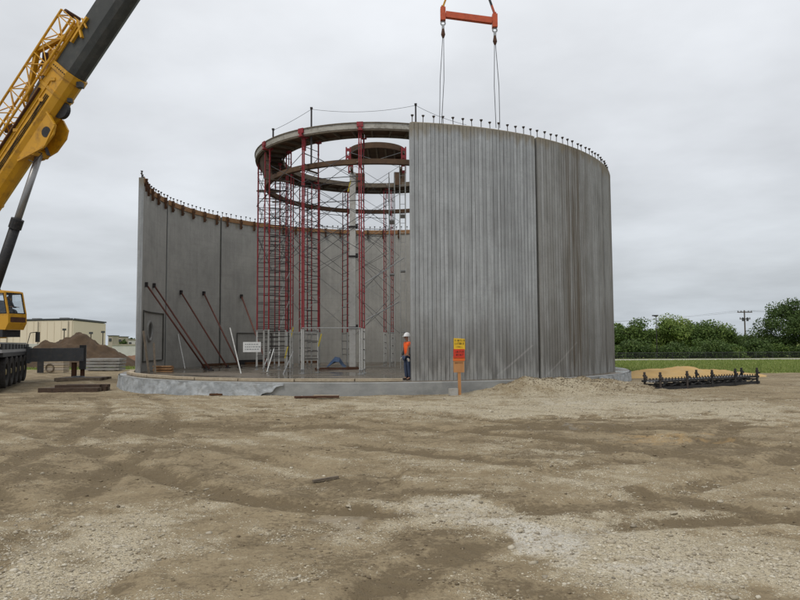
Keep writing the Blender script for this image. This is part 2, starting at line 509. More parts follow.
# ------------------------------------------------------------------ numpy noise
_p = nrs.permutation(512)
_p = np.concatenate([_p, _p])
_g = nrs.uniform(0, 2 * np.pi, 512)
def perlin(x, y):
    xi = np.floor(x).astype(int); yi = np.floor(y).astype(int)
    xf, yf = x - xi, y - yi
    xi &= 255; yi &= 255
    def gr(i, j, dx, dy):
        a = _g[_p[_p[i & 511] + (j & 255)] & 511]
        return np.cos(a) * dx + np.sin(a) * dy
    u = xf ** 3 * (xf * (xf * 6 - 15) + 10); v = yf ** 3 * (yf * (yf * 6 - 15) + 10)
    a = gr(xi, yi, xf, yf); b = gr(xi + 1, yi, xf - 1, yf)
    c = gr(xi, yi + 1, xf, yf - 1); d = gr(xi + 1, yi + 1, xf - 1, yf - 1)
    return (a * (1 - u) + b * u) * (1 - v) + (c * (1 - u) + d * u) * v
def fbm(x, y, o=4, g=0.5):
    s = 0; a = 1.0; t_ = 0
    for i in range(o):
        s = s + a * perlin(x * 2 ** i + 17.3 * i, y * 2 ** i + 5.1 * i); a *= g
    return s
def sst(a, b, x):
    t_ = np.clip((x - a) / (b - a), 0, 1)
    return t_ * t_ * (3 - 2 * t_)

# ------------------------------------------------------------------ ground
TC = Vector((-1.27, 37.98, 0))           # centre of the tank
RO, TH = 12.755, 0.25                    # outer radius and thickness of the wall
SLAB, TOP = 0.47, 10.39
RS = 13.45

_wc = {}
def WX(X, Y):
    key = (X.shape, float(X.flat[0]), float(X.flat[-1]), float(Y.flat[-1]))
    if key not in _wc:
        if len(_wc) > 8: _wc.clear()
        sc = 9.0 / np.maximum(Y + 4, 5.0)
        _wc[key] = fbm(X * 0.9, Y * 0.9, 4, 0.6) * 1.4
    return _wc[key]
def ell(X, Y, px, py, rx, ry, amp):
    k_ = 0.075 * np.maximum(Y, 4.0)
    X = X + k_ * WX(X, Y); Y = Y + k_ * 1.3 * WX(X + 91, Y + 37)
    c = gp(px, py)
    wx = rx * c.y / 670.0
    wy = abs(gp(px, py - ry).y - gp(px, py + ry).y) / 2
    d2 = ((X - c.x) / wx) ** 2 + ((Y - c.y) / wy) ** 2
    return amp * np.exp(-d2 * 0.9)
GRAVEL = [(60, 575, 110, 40, .8), (150, 548, 90, 18, .55), (245, 560, 70, 12, .45), (20, 530, 60, 26, .45), (520, 525, 95, 15, .75), (440, 507, 60, 9, .5),
          (600, 545, 60, 12, .5), (700, 562, 120, 26, .85), (785, 585, 80, 26, .9), (630, 580, 90, 14, .55), (640, 482, 150, 13, .5), (460, 468, 110, 11, .55),
          (730, 530, 120, 14, .45), (620, 402, 170, 10, .7), (720, 412, 120, 8, .65), (280, 402, 220, 7, .55), (470, 410, 160, 8, .5), (540, 452, 120, 8, .45),
          (330, 565, 40, 9, .35), (560, 389, 90, 7, .6), (215, 478, 70, 6, .4), (420, 520, 50, 7, .4), (260, 438, 150, 6, .4), (120, 520, 90, 9, .45), (500, 590, 50, 8, .3), (90, 415, 120, 8, .3)]
DAMP = [(130, 474, 120, 9, .9), (240, 500, 90, 9, .9), (330, 482, 90, 8, .6), (60, 452, 110, 7, .6), (20, 483, 40, 18, .8), (440, 565, 130, 22, .6), (330, 592, 120, 14, .6),
        (700, 455, 140, 6, .7), (550, 458, 110, 5, .6), (640, 424, 120, 5, .9), (770, 442, 120, 5, .8), (430, 492, 90, 8, .7), (520, 586, 120, 14, .6), (560, 425, 70, 5, .4),
        (320, 430, 180, 6, .5), (180, 424, 140, 5, .5), (160, 548, 30, 14, .7), (690, 400, 90, 4, .5), (40, 395, 60, 5, .7), (600, 510, 100, 8, .5), (300, 450, 120, 6, .4)]
CLAY = [(325, 527, 28, 11, .5), (212, 538, 24, 8, .4), (600, 385, 140, 6, .4), (420, 404, 200, 5, .3)]
CHALK = [(520, 527, 85, 10, .9), (450, 509, 50, 6, .6), (700, 574, 90, 10, .5), (640, 562, 60, 7, .55), (575, 540, 40, 7, .6), (590, 404, 120, 4, .5), (60, 580, 70, 14, .3)]
OCHRE = [(655, 437, 60, 3.5, .5), (725, 441, 60, 3, .4), (690, 384, 70, 3, .3)]
BLUE = [(580, 428, 34, 5, .5), (480, 512, 40, 7, .35), (640, 556, 50, 8, .35)]
def fields(X, Y):
    lat = fbm(X * 0.28 + 3, Y * 0.42, 4)
    lat2 = fbm(X * 0.9 + 11, Y * 1.2 + 4, 4)
    lat3 = fbm(X * 3.0 + 40, Y * 3.6 + 14, 3, 0.6)
    ra, rb = X * 0.80 - Y * 0.60, X * 0.60 + Y * 0.80
    st = fbm(ra * 0.35 + 7, rb * 1.9 + 3, 4, 0.55) * sst(-1.0, 2.0, X) + fbm((X * 0.75 + Y * 0.66) * 1.8, (X * 0.66 - Y * 0.75) * 0.35, 4, 0.55) * sst(2.0, -1.0, X)
    g = 0.02 + 0.55 * st + 0.42 * lat + 0.55 * lat2 + 0.35 * lat3
    for b in GRAVEL: g = g + ell(X, Y, *b)
    for b in DAMP: g = g - 0.6 * ell(X, Y, *b)
    d = 0.34 - 0.7 * fbm(X * 0.22 + 31, Y * 0.35 + 9, 4) + 0.6 * fbm(X * 1.1 + 2, Y * 1.5 + 21, 4, 0.6) - 0.3 * lat3 - 0.45 * st
    for b in DAMP: d = d + ell(X, Y, *b)
    for b in GRAVEL: d = d - 0.5 * ell(X, Y, *b)
    cl = 0; oc = 0; bl = 0; global ck
    ck = 0
    for b in CHALK: ck = ck + ell(X, Y, *b)
    g = g + 0.4 * ck
    for b in CLAY: cl = cl + ell(X, Y, *b)
    for b in OCHRE: oc = oc + ell(X, Y, *b)
    for b in BLUE: bl = bl + ell(X, Y, *b)
    # grass on the far right and far left, past the worked ground
    e1 = Y + 1.6 * fbm(X * 0.25, Y * 0.25, 3) + np.maximum(0, 14 - X) * 0.9
    gr = sst(38.5, 41.0, e1) * sst(10.0, 13.0, X)
    e2 = Y + 2.5 * fbm(X * 0.2 + 8, Y * 0.2, 3)
    gr = np.maximum(gr, sst(50.5, 53, e2) * sst(-19, -21.5, X) * (1 - 0.75 * sst(56, 60, e2) * sst(70, 64, e2)))
    gr = np.maximum(gr, sst(62, 66, e2) * (1 - sst(70, 71, 0 * Y)))
    return g, d, cl, oc, bl, gr
RUTS = [([(-10, 16.5), (-5.9, 12.6), (-3.4, 9.6), (-1.67, 8.1), (0.4, 7.5), (2.6, 8.1), (6, 10.5), (9, 14)], 0.5, 0.06),
        ([(-9.2, 18.0), (-5.0, 14.2), (-2.4, 11.2), (-0.6, 10.0), (1.4, 9.6), (3.4, 10.4), (6, 12.8), (8, 16)], 0.5, 0.045),
        ([(-11, 13.2), (-6.6, 9.9), (-4.2, 7.6), (-2.4, 5.4), (-1.4, 3.6)], 0.5, 0.045),
        ([(-9.6, 9.6), (-6.0, 7.4), (-4.0, 5.2), (-3.2, 3.6)], 0.45, 0.03),
        ([(-4, 19), (0, 16), (3.5, 12.5), (6, 9.6), (9, 7)], 0.5, 0.045),
        ([(-3, 21), (1.5, 17.6), (5.4, 13.6), (8, 10.8), (12, 8)], 0.5, 0.05),
        ([(-1, 12.8), (2.0, 10.2), (4.0, 7.6), (5.2, 5.4), (6, 3.6)], 0.45, 0.03),
        ([(-14, 22), (-8, 18.5), (-2, 17.4), (5, 17), (12, 18.4), (18, 20)], 0.55, 0.05),
        ([(-14, 19.6), (-8, 16.3), (-2, 15.2), (5, 14.6), (12, 15.8), (18, 18)], 0.55, 0.045),
        ([(-16, 23.4), (-9, 21.4), (-1, 20.4), (7, 20.6), (16, 23)], 0.55, 0.045),
        ([(-12, 26), (-9, 21), (-7, 15), (-6, 10), (-5.3, 6)], 0.5, 0.035),
        ([(-10, 26.4), (-7.1, 21), (-5.1, 15), (-4.2, 10), (-3.4, 5)], 0.5, 0.03),
        ([(3.0, 22), (7, 19.4), (10, 15), (12.5, 9)], 0.5, 0.04),
        ([(-0.6, 4.2), (0.2, 6.0), (2.2, 7.2), (5.0, 7.4), (9, 6.6)], 0.4, 0.025)]
def segdist(X, Y, pts):
    best = np.full(X.shape, 1e9); side = np.zeros(X.shape); al = np.zeros(X.shape); acc = 0
    for (x0, y0), (x1, y1) in zip(pts[:-1], pts[1:]):
        dx, dy = x1 - x0, y1 - y0
        L = math.hypot(dx, dy)
        t_ = np.clip(((X - x0) * dx + (Y - y0) * dy) / L ** 2, 0, 1)
        dd = np.hypot(X - x0 - t_ * dx, Y - y0 - t_ * dy)
        m = dd < best
        best = np.where(m, dd, best); al = np.where(m, acc + t_ * L, al)
        acc += L
    return best, al
def smooth_path(pts, n=3):
    for _ in range(n):
        q = [pts[0]]
        for a, b in zip(pts[:-1], pts[1:]):
            q += [(a[0] * .75 + b[0] * .25, a[1] * .75 + b[1] * .25), (a[0] * .25 + b[0] * .75, a[1] * .25 + b[1] * .75)]
        pts = q + [pts[-1]]
    return pts
RUTS = [(smooth_path(p, 2), w_, d_) for p, w_, d_ in RUTS]
def height(X, Y, near=True):
    h = 0.05 * fbm(X * 0.16, Y * 0.16 + 7, 3) * sst(60, 20, Y) + 0.045 * fbm(X * 0.55, Y * 0.55, 4) * sst(90, 30, Y)
    h = h + 0.024 * fbm(X * 3.1, Y * 3.1, 4, 0.6) * sst(46, 14, Y) * (0.5 + np.clip(fbm(X * 0.4, Y * 0.4 + 90, 2) + 0.4, 0, 1))
    dm = 0
    for pts, w_, dep in RUTS:
        wob = 0.10 * fbm(X * 1.3 + 50, Y * 1.3, 2)
        for off in (0.0,):
            d_, al = segdist(X, Y, pts)
            d_ = np.abs(d_ + wob)
            f = np.exp(-(d_ / (w_ * 0.45)) ** 4)
            berm = np.exp(-((d_ - w_ * 0.85) / 0.15) ** 2)
            tread = 0.010 * np.sin(al * 2 * np.pi / 0.23) * sst(24, 9, Y)
            k = 0.55 + 0.45 * np.clip(fbm(X * 0.35 + 4, Y * 0.35 + 60, 2) * 2.2 + 0.4, 0, 1)
            h = h + k * (-dep * f + 0.5 * dep * berm + tread * f)
            crisp = np.clip((w_ * 0.55 - d_) / 0.10, 0, 1)
            dm = np.maximum(dm, k * crisp * 1.0) - 0.55 * k * berm * sst(30, 12, Y)
    # spoil heap against the slab, right of the sign, and a low windrow
    for cx, cy, rx, ry, hh in ((6.2, 26.0, 2.9, 1.35, 0.47), (4.6, 25.3, 1.2, 0.8, 0.16), (8.8, 27.2, 1.6, 1.2, 0.20), (15, 37.6, 4.2, 1.5, 0.0)):
        q = ((X - cx) / rx) ** 2 + ((Y - cy) / ry) ** 2
        h = h + hh * np.exp(-q ** 1.3) * (1 + 0.35 * fbm(X * 1.6, Y * 1.6 + 3, 4))
    r = np.hypot(X - TC.x, Y - TC.y)
    h = h * np.where(r < RS - 0.6, 0.0, 1.0)
    h = h - 0.16 * sst(-4, -11, X) * sst(20, 28, Y) * sst(42, 34, Y)
    h = h - 1.35 * sst(45, 130, Y)
    return h, dm

def make_ground():
    u = np.concatenate([np.linspace(-3.2, -0.74, 26)[:-1], np.linspace(-0.74, 0.74, 520), np.linspace(0.74, 3.2, 26)[1:]])
    d = np.concatenate([np.geomspace(3, 10.6, 14)[:-1], np.geomspace(10.6, 62, 440)[:-1], np.geomspace(62, 2600, 80)])
    U, D_ = np.meshgrid(u, d)
    X, Y = U * D_, D_ - 8.0
    h, dm = height(X, Y)
    g, da, cl, oc, bl, gr = fields(X, Y)
    nr, nc = X.shape
    co = np.stack([X, Y, h], -1).reshape(-1, 3)
    idx = np.arange(nr * nc).reshape(nr, nc)
    f = np.stack([idx[:-1, :-1], idx[:-1, 1:], idx[1:, 1:], idx[1:, :-1]], -1).reshape(-1, 4)
    me = bpy.data.meshes.new('ground')
    me.vertices.add(len(co)); me.vertices.foreach_set('co', co.ravel())
    me.loops.add(f.size); me.loops.foreach_set('vertex_index', f.ravel())
    me.polygons.add(len(f))
    me.polygons.foreach_set('loop_start', np.arange(0, f.size, 4))
    me.polygons.foreach_set('loop_total', np.full(len(f), 4))
    me.update(calc_edges=True)
    me.shade_smooth()
    for nm, arr in (('gravel', g - 0.55 * dm), ('damp', 0.80 * da + 0.75 * dm), ('chalk', ck + 0 * X), ('clay', cl + 0 * X), ('ochre', oc + 0 * X), ('blue', bl + 0 * X), ('grass', gr)):
        a = me.attributes.new(nm, 'FLOAT', 'POINT')
        a.data.foreach_set('value', np.clip(arr, -1, 2).astype(np.float32).ravel())
    m, t, b = nodes('site_ground')
    def att(nm):
        n = t.nodes.new('ShaderNodeAttribute'); n.attribute_name = nm
        return n.outputs['Fac']
    v = coords(t, rand=False)
    n1 = noise(t, v, 1.1, 6, 0.62); n2 = noise(t, v, 7.0, 5, 0.6); n3 = noise(t, v, 34.0, 3, 0.6)
    dirt = mixc(t, rng(t, n1, 0.3, 0.7), (0.218, 0.170, 0.104), (0.315, 0.252, 0.16))
    dirt = mixc(t, rng(t, n2, 0.45, 0.72, 0, 0.5), dirt, (0.43, 0.36, 0.24))
    n4 = noise(t, v, 17.0, 5, 0.68)
    damp = math_(t, 'ADD', att('damp'), math_(t, 'MULTIPLY', math_(t, 'SUBTRACT', n2, 0.5), 2.2))
    damp = math_(t, 'ADD', damp, math_(t, 'MULTIPLY', math_(t, 'SUBTRACT', n4, 0.5), 2.4))
    dirt = mixc(t, rng(t, damp, 0.25, 0.95, 0, 0.78), dirt, (0.122, 0.092, 0.054))
    dirt = mixc(t, rng(t, n3, 0.5, 0.75, 0, 0.4), dirt, (0.13, 0.097, 0.062))
    dirt = mixc(t, rng(t, math_(t, 'ADD', att('clay'), math_(t, 'MULTIPLY', n2, 0.3)), 0.4, 0.8, 0, 0.8), dirt, (0.36, 0.315, 0.245))
    dirt = mixc(t, rng(t, math_(t, 'ADD', att('ochre'), math_(t, 'MULTIPLY', n2, 0.4)), 0.45, 0.9, 0, 0.7), dirt, (0.42, 0.275, 0.12))
    def cells(sc):
        vo = t.nodes.new('ShaderNodeTexVoronoi'); vo.inputs['Scale'].default_value = sc
        vo.inputs['Randomness'].default_value = 1.0
        t.links.new(v, vo.inputs['Vector'])
        sx = t.nodes.new('ShaderNodeSeparateColor'); t.links.new(vo.outputs['Color'], sx.inputs[0])
        return vo.outputs['Distance'], sx.outputs[0], sx.outputs[1]
    d1, c1, k1 = cells(34.0)
    d2, c2, k2 = cells(75.0)
    def stonecol(c):
        rp = t.nodes.new('ShaderNodeValToRGB')
        el = rp.color_ramp.elements
        el[0].color = (0.28, 0.23, 0.155, 1); el[1].color = (0.72, 0.65, 0.50, 1)
        q = el.new(0.4); q.color = (0.48, 0.415, 0.295, 1)
        t.links.new(c, rp.inputs[0])
        return rp.outputs[0]
    gcol2 = stonecol(c2); gcol1 = stonecol(c1)
    gsum = math_(t, 'ADD', att('gravel'), math_(t, 'MULTIPLY', math_(t, 'SUBTRACT', n2, 0.5), 0.9))
    gsum = math_(t, 'ADD', gsum, math_(t, 'MULTIPLY', math_(t, 'SUBTRACT', n1, 0.5), 0.7))
    in1 = math_(t, 'LESS_THAN', d1, 0.42); in2 = math_(t, 'LESS_THAN', d2, 0.45)
    m2 = math_(t, 'MULTIPLY', in2, math_(t, 'LESS_THAN', k2, math_(t, 'MULTIPLY', gsum, 1.15)))
    m1 = math_(t, 'MULTIPLY', in1, math_(t, 'LESS_THAN', k1, math_(t, 'MULTIPLY', gsum, 0.75)))
    pale = mixc(t, rng(t, gsum, 0.35, 1.1, 0, 0.8), dirt, (0.51, 0.445, 0.32))
    c = mixc(t, m2, pale, gcol2)
    c = mixc(t, m1, c, gcol1)
    c = mixc(t, rng(t, math_(t, 'ADD', att('blue'), math_(t, 'MULTIPLY', n2, 0.4)), 0.5, 1.0, 0, 0.7), c, (0.30, 0.31, 0.31))
    c = mixc(t, rng(t, math_(t, 'ADD', att('chalk'), math_(t, 'MULTIPLY', math_(t, 'SUBTRACT', n4, 0.5), 1.6)), 0.3, 0.9, 0, 0.75), c, (0.62, 0.595, 0.53))
    gcol = mixc(t, rng(t, noise(t, v, 0.5, 6), 0.35, 0.65), (0.18, 0.225, 0.055), (0.25, 0.29, 0.085))
    gcol = mixc(t, rng(t, n2, 0.45, 0.7, 0, 0.5), gcol, (0.21, 0.20, 0.09))
    gm = rng(t, math_(t, 'ADD', att('grass'), math_(t, 'MULTIPLY', math_(t, 'SUBTRACT', n1, 0.5), 0.8)), 0.35, 0.65)
    c = mixc(t, gm, c, gcol)
    t.links.new(c, b.inputs['Base Color'])
    b.inputs['Roughness'].default_value = 0.95
    b.inputs['Specular IOR Level'].default_value = 0.15
    hh = math_(t, 'ADD', math_(t, 'MULTIPLY', n2, 1.1), math_(t, 'MULTIPLY', n3, 0.45))
    hh = math_(t, 'ADD', hh, math_(t, 'MULTIPLY', m1, math_(t, 'SUBTRACT', 0.5, d1)))
    hh = math_(t, 'ADD', hh, math_(t, 'MULTIPLY', m2, math_(t, 'MULTIPLY', math_(t, 'SUBTRACT', 0.5, d2), 0.6)))
    hh = math_(t, 'ADD', hh, math_(t, 'MULTIPLY', noise(t, v, 16.0, 4, 0.65), 0.8))
    bump(t, b, hh, 0.95, 0.035)
    me.materials.append(m)
    o = bpy.data.objects.new('ground', me)
    COL.objects.link(o)
    return tag(o, 'brown dirt and pale gravel of the building site', kind='structure')
ground = make_ground()
PLACE['ground'] = (Vector((0, 0, 0)), 0.0)
def gz(x, y):
    return float(height(np.array([float(x)]), np.array([float(y)]))[0][0])

def joined(name, co, f, mat, tone, parent=None, smooth=False):
    """numpy mesh with one float attribute"""
    k = f.shape[1]
    me = bpy.data.meshes.new(name)
    me.vertices.add(len(co)); me.vertices.foreach_set('co', co.astype(np.float32).ravel())
    me.loops.add(f.size); me.loops.foreach_set('vertex_index', f.astype(np.int32).ravel())
    me.polygons.add(len(f))
    me.polygons.foreach_set('loop_start', np.arange(0, f.size, k))
    me.polygons.foreach_set('loop_total', np.full(len(f), k))
    me.update(calc_edges=True)
    if smooth: me.shade_smooth()
    if tone is not None:
        a = me.attributes.new('tone', 'FLOAT', 'POINT')
        a.data.foreach_set('value', tone.astype(np.float32))
    me.materials.append(MAT[mat])
    o = bpy.data.objects.new(name, me)
    COL.objects.link(o)
    if parent is not None: o.parent = parent
    return o

def ico(sub):
    bm = bmesh.new(); bmesh.ops.create_icosphere(bm, subdivisions=sub, radius=1.0)
    bm.verts.ensure_lookup_table()
    v = np.array([q.co[:] for q in bm.verts]); f = np.array([[l.index for l in q.verts] for q in bm.faces])
    bm.free()
    return v, f

def make_gravel():
    n = 150000
    # scatter in ground area, denser near the camera
    Y = 4.0 + 24.0 * nrs.rand(n) ** 1.7
    X = (nrs.rand(n) * 2 - 1) * (Y * 0.68 + 1.0)
    g, da, *_ = fields(X, Y)
    cl = fbm(X * 2.2 + 70, Y * 2.2, 3)
    keep = nrs.rand(n) < np.clip((g + 0.7 * cl - 0.2), 0.008, 1) * 0.62
    r = np.hypot(X - TC.x, Y - TC.y)
    keep &= r > RS + 0.1
    X, Y, g = X[keep], Y[keep], g[keep]
    n = len(X)
    if n > 38000:
        X, Y, g = X[:38000], Y[:38000], g[:38000]; n = 38000
    z, _ = height(X, Y)
    s = np.clip(0.0072 * np.exp(0.52 * nrs.randn(n)) + 0.0003 * Y, 0.004, 0.042)
    v, f = ico(1)
    v = v[:12] if len(v) == 12 else v
    nv, nf = len(v), len(f)
    out_v = np.empty((n, nv, 3)); 
    jit = 1 + 0.30 * nrs.randn(n, nv, 1).clip(-1.4, 1.4)
    P = v[None] * jit
    P = P * (s[:, None, None] * np.stack([1 + .35 * nrs.rand(n), 0.8 + .4 * nrs.rand(n), 0.42 + .25 * nrs.rand(n)], -1)[:, None, :])
    a = nrs.rand(n) * 6.283
    ca, sa = np.cos(a)[:, None], np.sin(a)[:, None]
    out_v[..., 0] = P[..., 0] * ca - P[..., 1] * sa + X[:, None]
    out_v[..., 1] = P[..., 0] * sa + P[..., 1] * ca + Y[:, None]
    out_v[..., 2] = P[..., 2] + (z + s * 0.15)[:, None]
    F = (f[None] + (np.arange(n) * nv)[:, None, None]).reshape(-1, 3)
    tone = np.repeat(np.clip(0.52 + 0.10 * g + 0.22 * nrs.randn(n), 0, 1), nv)
    o = joined('gravel', out_v.reshape(-1, 3), F, 'stone_mix', tone)
    tag(o, 'pale crushed stone scattered over the dirt', 'gravel', kind='stuff')
make_gravel()

def make_clods():
    n = 30000
    Y = 4.2 + 26.0 * nrs.rand(n) ** 1.8
    X = (nrs.rand(n) * 2 - 1) * (Y * 0.66 + 0.8)
    g, da, *_ = fields(X, Y)
    keep = (nrs.rand(n) < np.clip(da + 0.8 * fbm(X * 1.7 + 5, Y * 1.7, 3) - 0.2, 0.02, 1) * 0.55) & (np.hypot(X - TC.x, Y - TC.y) > RS + 0.1)
    # broken lumps on the spoil heap by the slab
    k = 2600
    hx = 6.3 + 2.6 * nrs.randn(k) * 0.75; hy = 26.0 + 1.3 * nrs.randn(k) * 0.7
    ok = np.hypot(hx - TC.x, hy - TC.y) > RS + 0.05
    X = np.concatenate([X[keep], hx[ok]]); Y = np.concatenate([Y[keep], hy[ok]]); n = len(X)
    z, _ = height(X, Y)
    s = np.clip(0.0062 * np.exp(0.5 * nrs.randn(n)) + 0.0005 * Y, 0.004, 0.05)
    v, f = ico(1); nv = len(v)
    P = v[None] * (1 + 0.35 * nrs.randn(n, nv, 1).clip(-1.3, 1.3)) * (s[:, None, None] * np.array([1.2, 1.0, 0.55]))
    co = P + np.stack([X, Y, z + s * 0.1], -1)[:, None, :]
    F = (f[None] + (np.arange(n) * nv)[:, None, None]).reshape(-1, 3)
    o = joined('dirt_clods', co.reshape(-1, 3), F, 'clod_mix', np.repeat(nrs.rand(n), nv))
    tag(o, 'small brown clods of dried mud over the dirt', 'clods', kind='stuff')
leaf_mat('clod_mix', (0.16, 0.122, 0.076), (0.26, 0.202, 0.13), (0.38, 0.31, 0.21))
make_clods()

def make_stones():
    v, f = ico(2)
    spots = [(690, 578, 9), (683, 571, 6), (655, 566, 6), (640, 573, 7), (722, 590, 8), (612, 571, 6), (748, 571, 7), (668, 585, 6), (591, 566, 5), (776, 556, 6), (560, 545, 5),
             (527, 540, 6), (700, 566, 5), (735, 576, 6), (468, 538, 5), (95, 588, 6), (40, 575, 6), (135, 574, 5), (230, 560, 4), (430, 578, 4), (300, 578, 4), (758, 593, 7)]
    for i, (px, py, wpx) in enumerate(spots):
        p = gp(px, py)
        s = wpx * p.y / 670 / 2 * 0.85
        q = v.copy()
        nz = fbm(v[:, 0] * 1.3 + i * 7, v[:, 1] * 1.3 + v[:, 2] * 1.1, 3)
        q = q * (1 + 0.55 * nz)[:, None] * np.array([1.2, 0.85, 0.55]) * s
        o = joined('stone', q, f, 'stone_mix', np.full(len(v), 0.5 + 0.4 * rnd.random()), ground)
        o.location = (p.x, p.y, gz(p.x, p.y) + s * 0.16)
        o.rotation_euler = (0, 0, rnd.random() * 6)
make_stones()

def make_grass():
    n = 60000
    Y = 37 + 85 * nrs.rand(n) ** 1.6
    X = 9 + nrs.rand(n) * (Y * 0.66 - 4)
    k = n // 5
    Y[:k] = 50 + 26 * nrs.rand(k); X[:k] = -20 - nrs.rand(k) * 22
    g, da, cl, oc, bl, gr = fields(X, Y)
    keep = (gr > 0.45 + 0.3 * nrs.rand(n)) & ~((Y > 93) & (X > 0))
    X, Y = X[keep], Y[keep]; n = len(X)
    z, _ = height(X, Y)
    hgt = 0.07 + 0.10 * nrs.rand(n) + 0.0008 * Y
    a = nrs.rand(n) * 6.283
    wd = 0.02 + 0.0007 * Y
    lean = 0.06 * nrs.randn(n)
    co = np.empty((n, 3, 3))
    co[:, 0] = np.stack([X - np.cos(a) * wd, Y - np.sin(a) * wd, z - 0.01], -1)
    co[:, 1] = np.stack([X + np.cos(a) * wd, Y + np.sin(a) * wd, z - 0.01], -1)
    co[:, 2] = np.stack([X + lean, Y + lean * 0.5, z + hgt], -1)
    F = np.arange(n * 3).reshape(-1, 3)
    o = joined('grass', co.reshape(-1, 3), F, 'grass_blade', np.repeat(nrs.rand(n), 3))
    tag(o, 'rough green grass beyond the worked dirt', 'grass', kind='stuff')
make_grass()

def ribbon(name, x0, x1, y0, y1, mat, lift, n=60, slope=0.0):
    m = MB()
    xs = np.linspace(x0, x1, n); ys = np.linspace(y0, y1, 6)
    vs = [(x, y + slope * (x - x0), gz(x, y + slope * (x - x0)) + lift) for y in ys for x in xs]
    m.add(vs, [(j * n + i, j * n + i + 1, (j + 1) * n + i + 1, (j + 1) * n + i) for j in range(5) for i in range(n - 1)])
    return m.build(name, mat)
tag(ribbon('far_road', 14, 170, 94, 119, 'road_concrete', 0.06), 'pale concrete road in front of the chain fence', kind='structure')
tag(ribbon('far_path', -60, -26, 72, 74.5, 'road_concrete', 0.06, 30), 'pale path across the grass by the soil heap', kind='structure')

# ------------------------------------------------------------------ tank foundation
def polar(r, ph, z):
    return Vector((TC.x - r * math.sin(R(ph)), TC.y - r * math.cos(R(ph)), z))
fnd = thing('tank_foundation', (TC.x, TC.y, 0), 'round concrete slab under the unfinished tank', 'foundation')
m = MB()
n = 144
m.add([polar(RS, i * 360 / n, -0.5) for i in range(n)] + [polar(RS, i * 360 / n, SLAB - 0.03) for i in range(n)] + [polar(RS - 0.03, i * 360 / n, SLAB) for i in range(n)],
      [(i, (i + 1) % n, n + (i + 1) % n, n + i) for i in range(n)] + [(n + i, n + (i + 1) % n, 2 * n + (i + 1) % n, 2 * n + i) for i in range(n)])
m.build('slab_edge', 'concrete_edge', fnd)
m = MB()
m.add([polar(RS - 0.03, i * 360 / n, SLAB) for i in range(n)], [tuple(range(n))])
m.build('slab_top', 'slab_top', fnd)
# loose edge boards lying along the open side
ph = -6.0
while ph < 76:
    L = rnd.uniform(7.0, 10.5)
    b0, b1 = ph, min(ph + L, 77)
    m = MB()
    dz = rnd.uniform(0, 0.012)
    rr = 12.98 + rnd.uniform(-0.05, 0.05)
    m.bar(polar(rr, b0 + 0.06, SLAB + 0.055 + dz), polar(rr, b1 - 0.06, SLAB + 0.055 + dz), 0.24, 0.10)
    m.build('edge_board', 'plank_pale', fnd)
    ph = b1
# ------------------------------------------------------------------ plastic sheet hanging over the slab edge
def sheet(name, a0, a1, label):
    m = MB()
    nn, kk = int(abs(a1 - a0) * 5), 7
    vs = []
    for j in range(kk + 1):
        for i in range(nn + 1):
            a = a0 + (a1 - a0) * i / nn
            fz = j / kk
            wob = float(fbm(np.array([a * 0.9 + 5]), np.array([fz * 2.2 + a0]), 3)[0])
            end = float(fbm(np.array([a * 0.35]), np.array([7.7]), 3)[0])
            zt = SLAB - 0.035 - max(0, end) * 0.06
            tp_ = min(1.0, min(a - min(a0, a1), max(a0, a1) - a) / 9.0 + 0.25 + 0.5 * end)
            zb = zt + (-0.22 + 0.10 * end - zt) * max(0.12, tp_)
            vs.append(polar(RS + 0.025 + 0.05 * (0.5 + wob) + 0.06 * fz ** 2, a, zt + (zb - zt) * fz))
    m.add(vs, [(j * (nn + 1) + i, j * (nn + 1) + i + 1, (j + 1) * (nn + 1) + i + 1, (j + 1) * (nn + 1) + i) for j in range(kk) for i in range(nn)])
    o = m.build(name, 'plastic_sheet', None, loc=polar(RS, (a0 + a1) / 2, 0), smooth=True)
    return tag(o, label, 'sheet', 'plastic sheets on the slab edge')
sheet('plastic_sheet', 13, 84, 'bluish white plastic sheet against the slab edge below the open side')
sheet('plastic_sheet', -92, -46, 'bluish white plastic sheet against the slab edge at the right end')

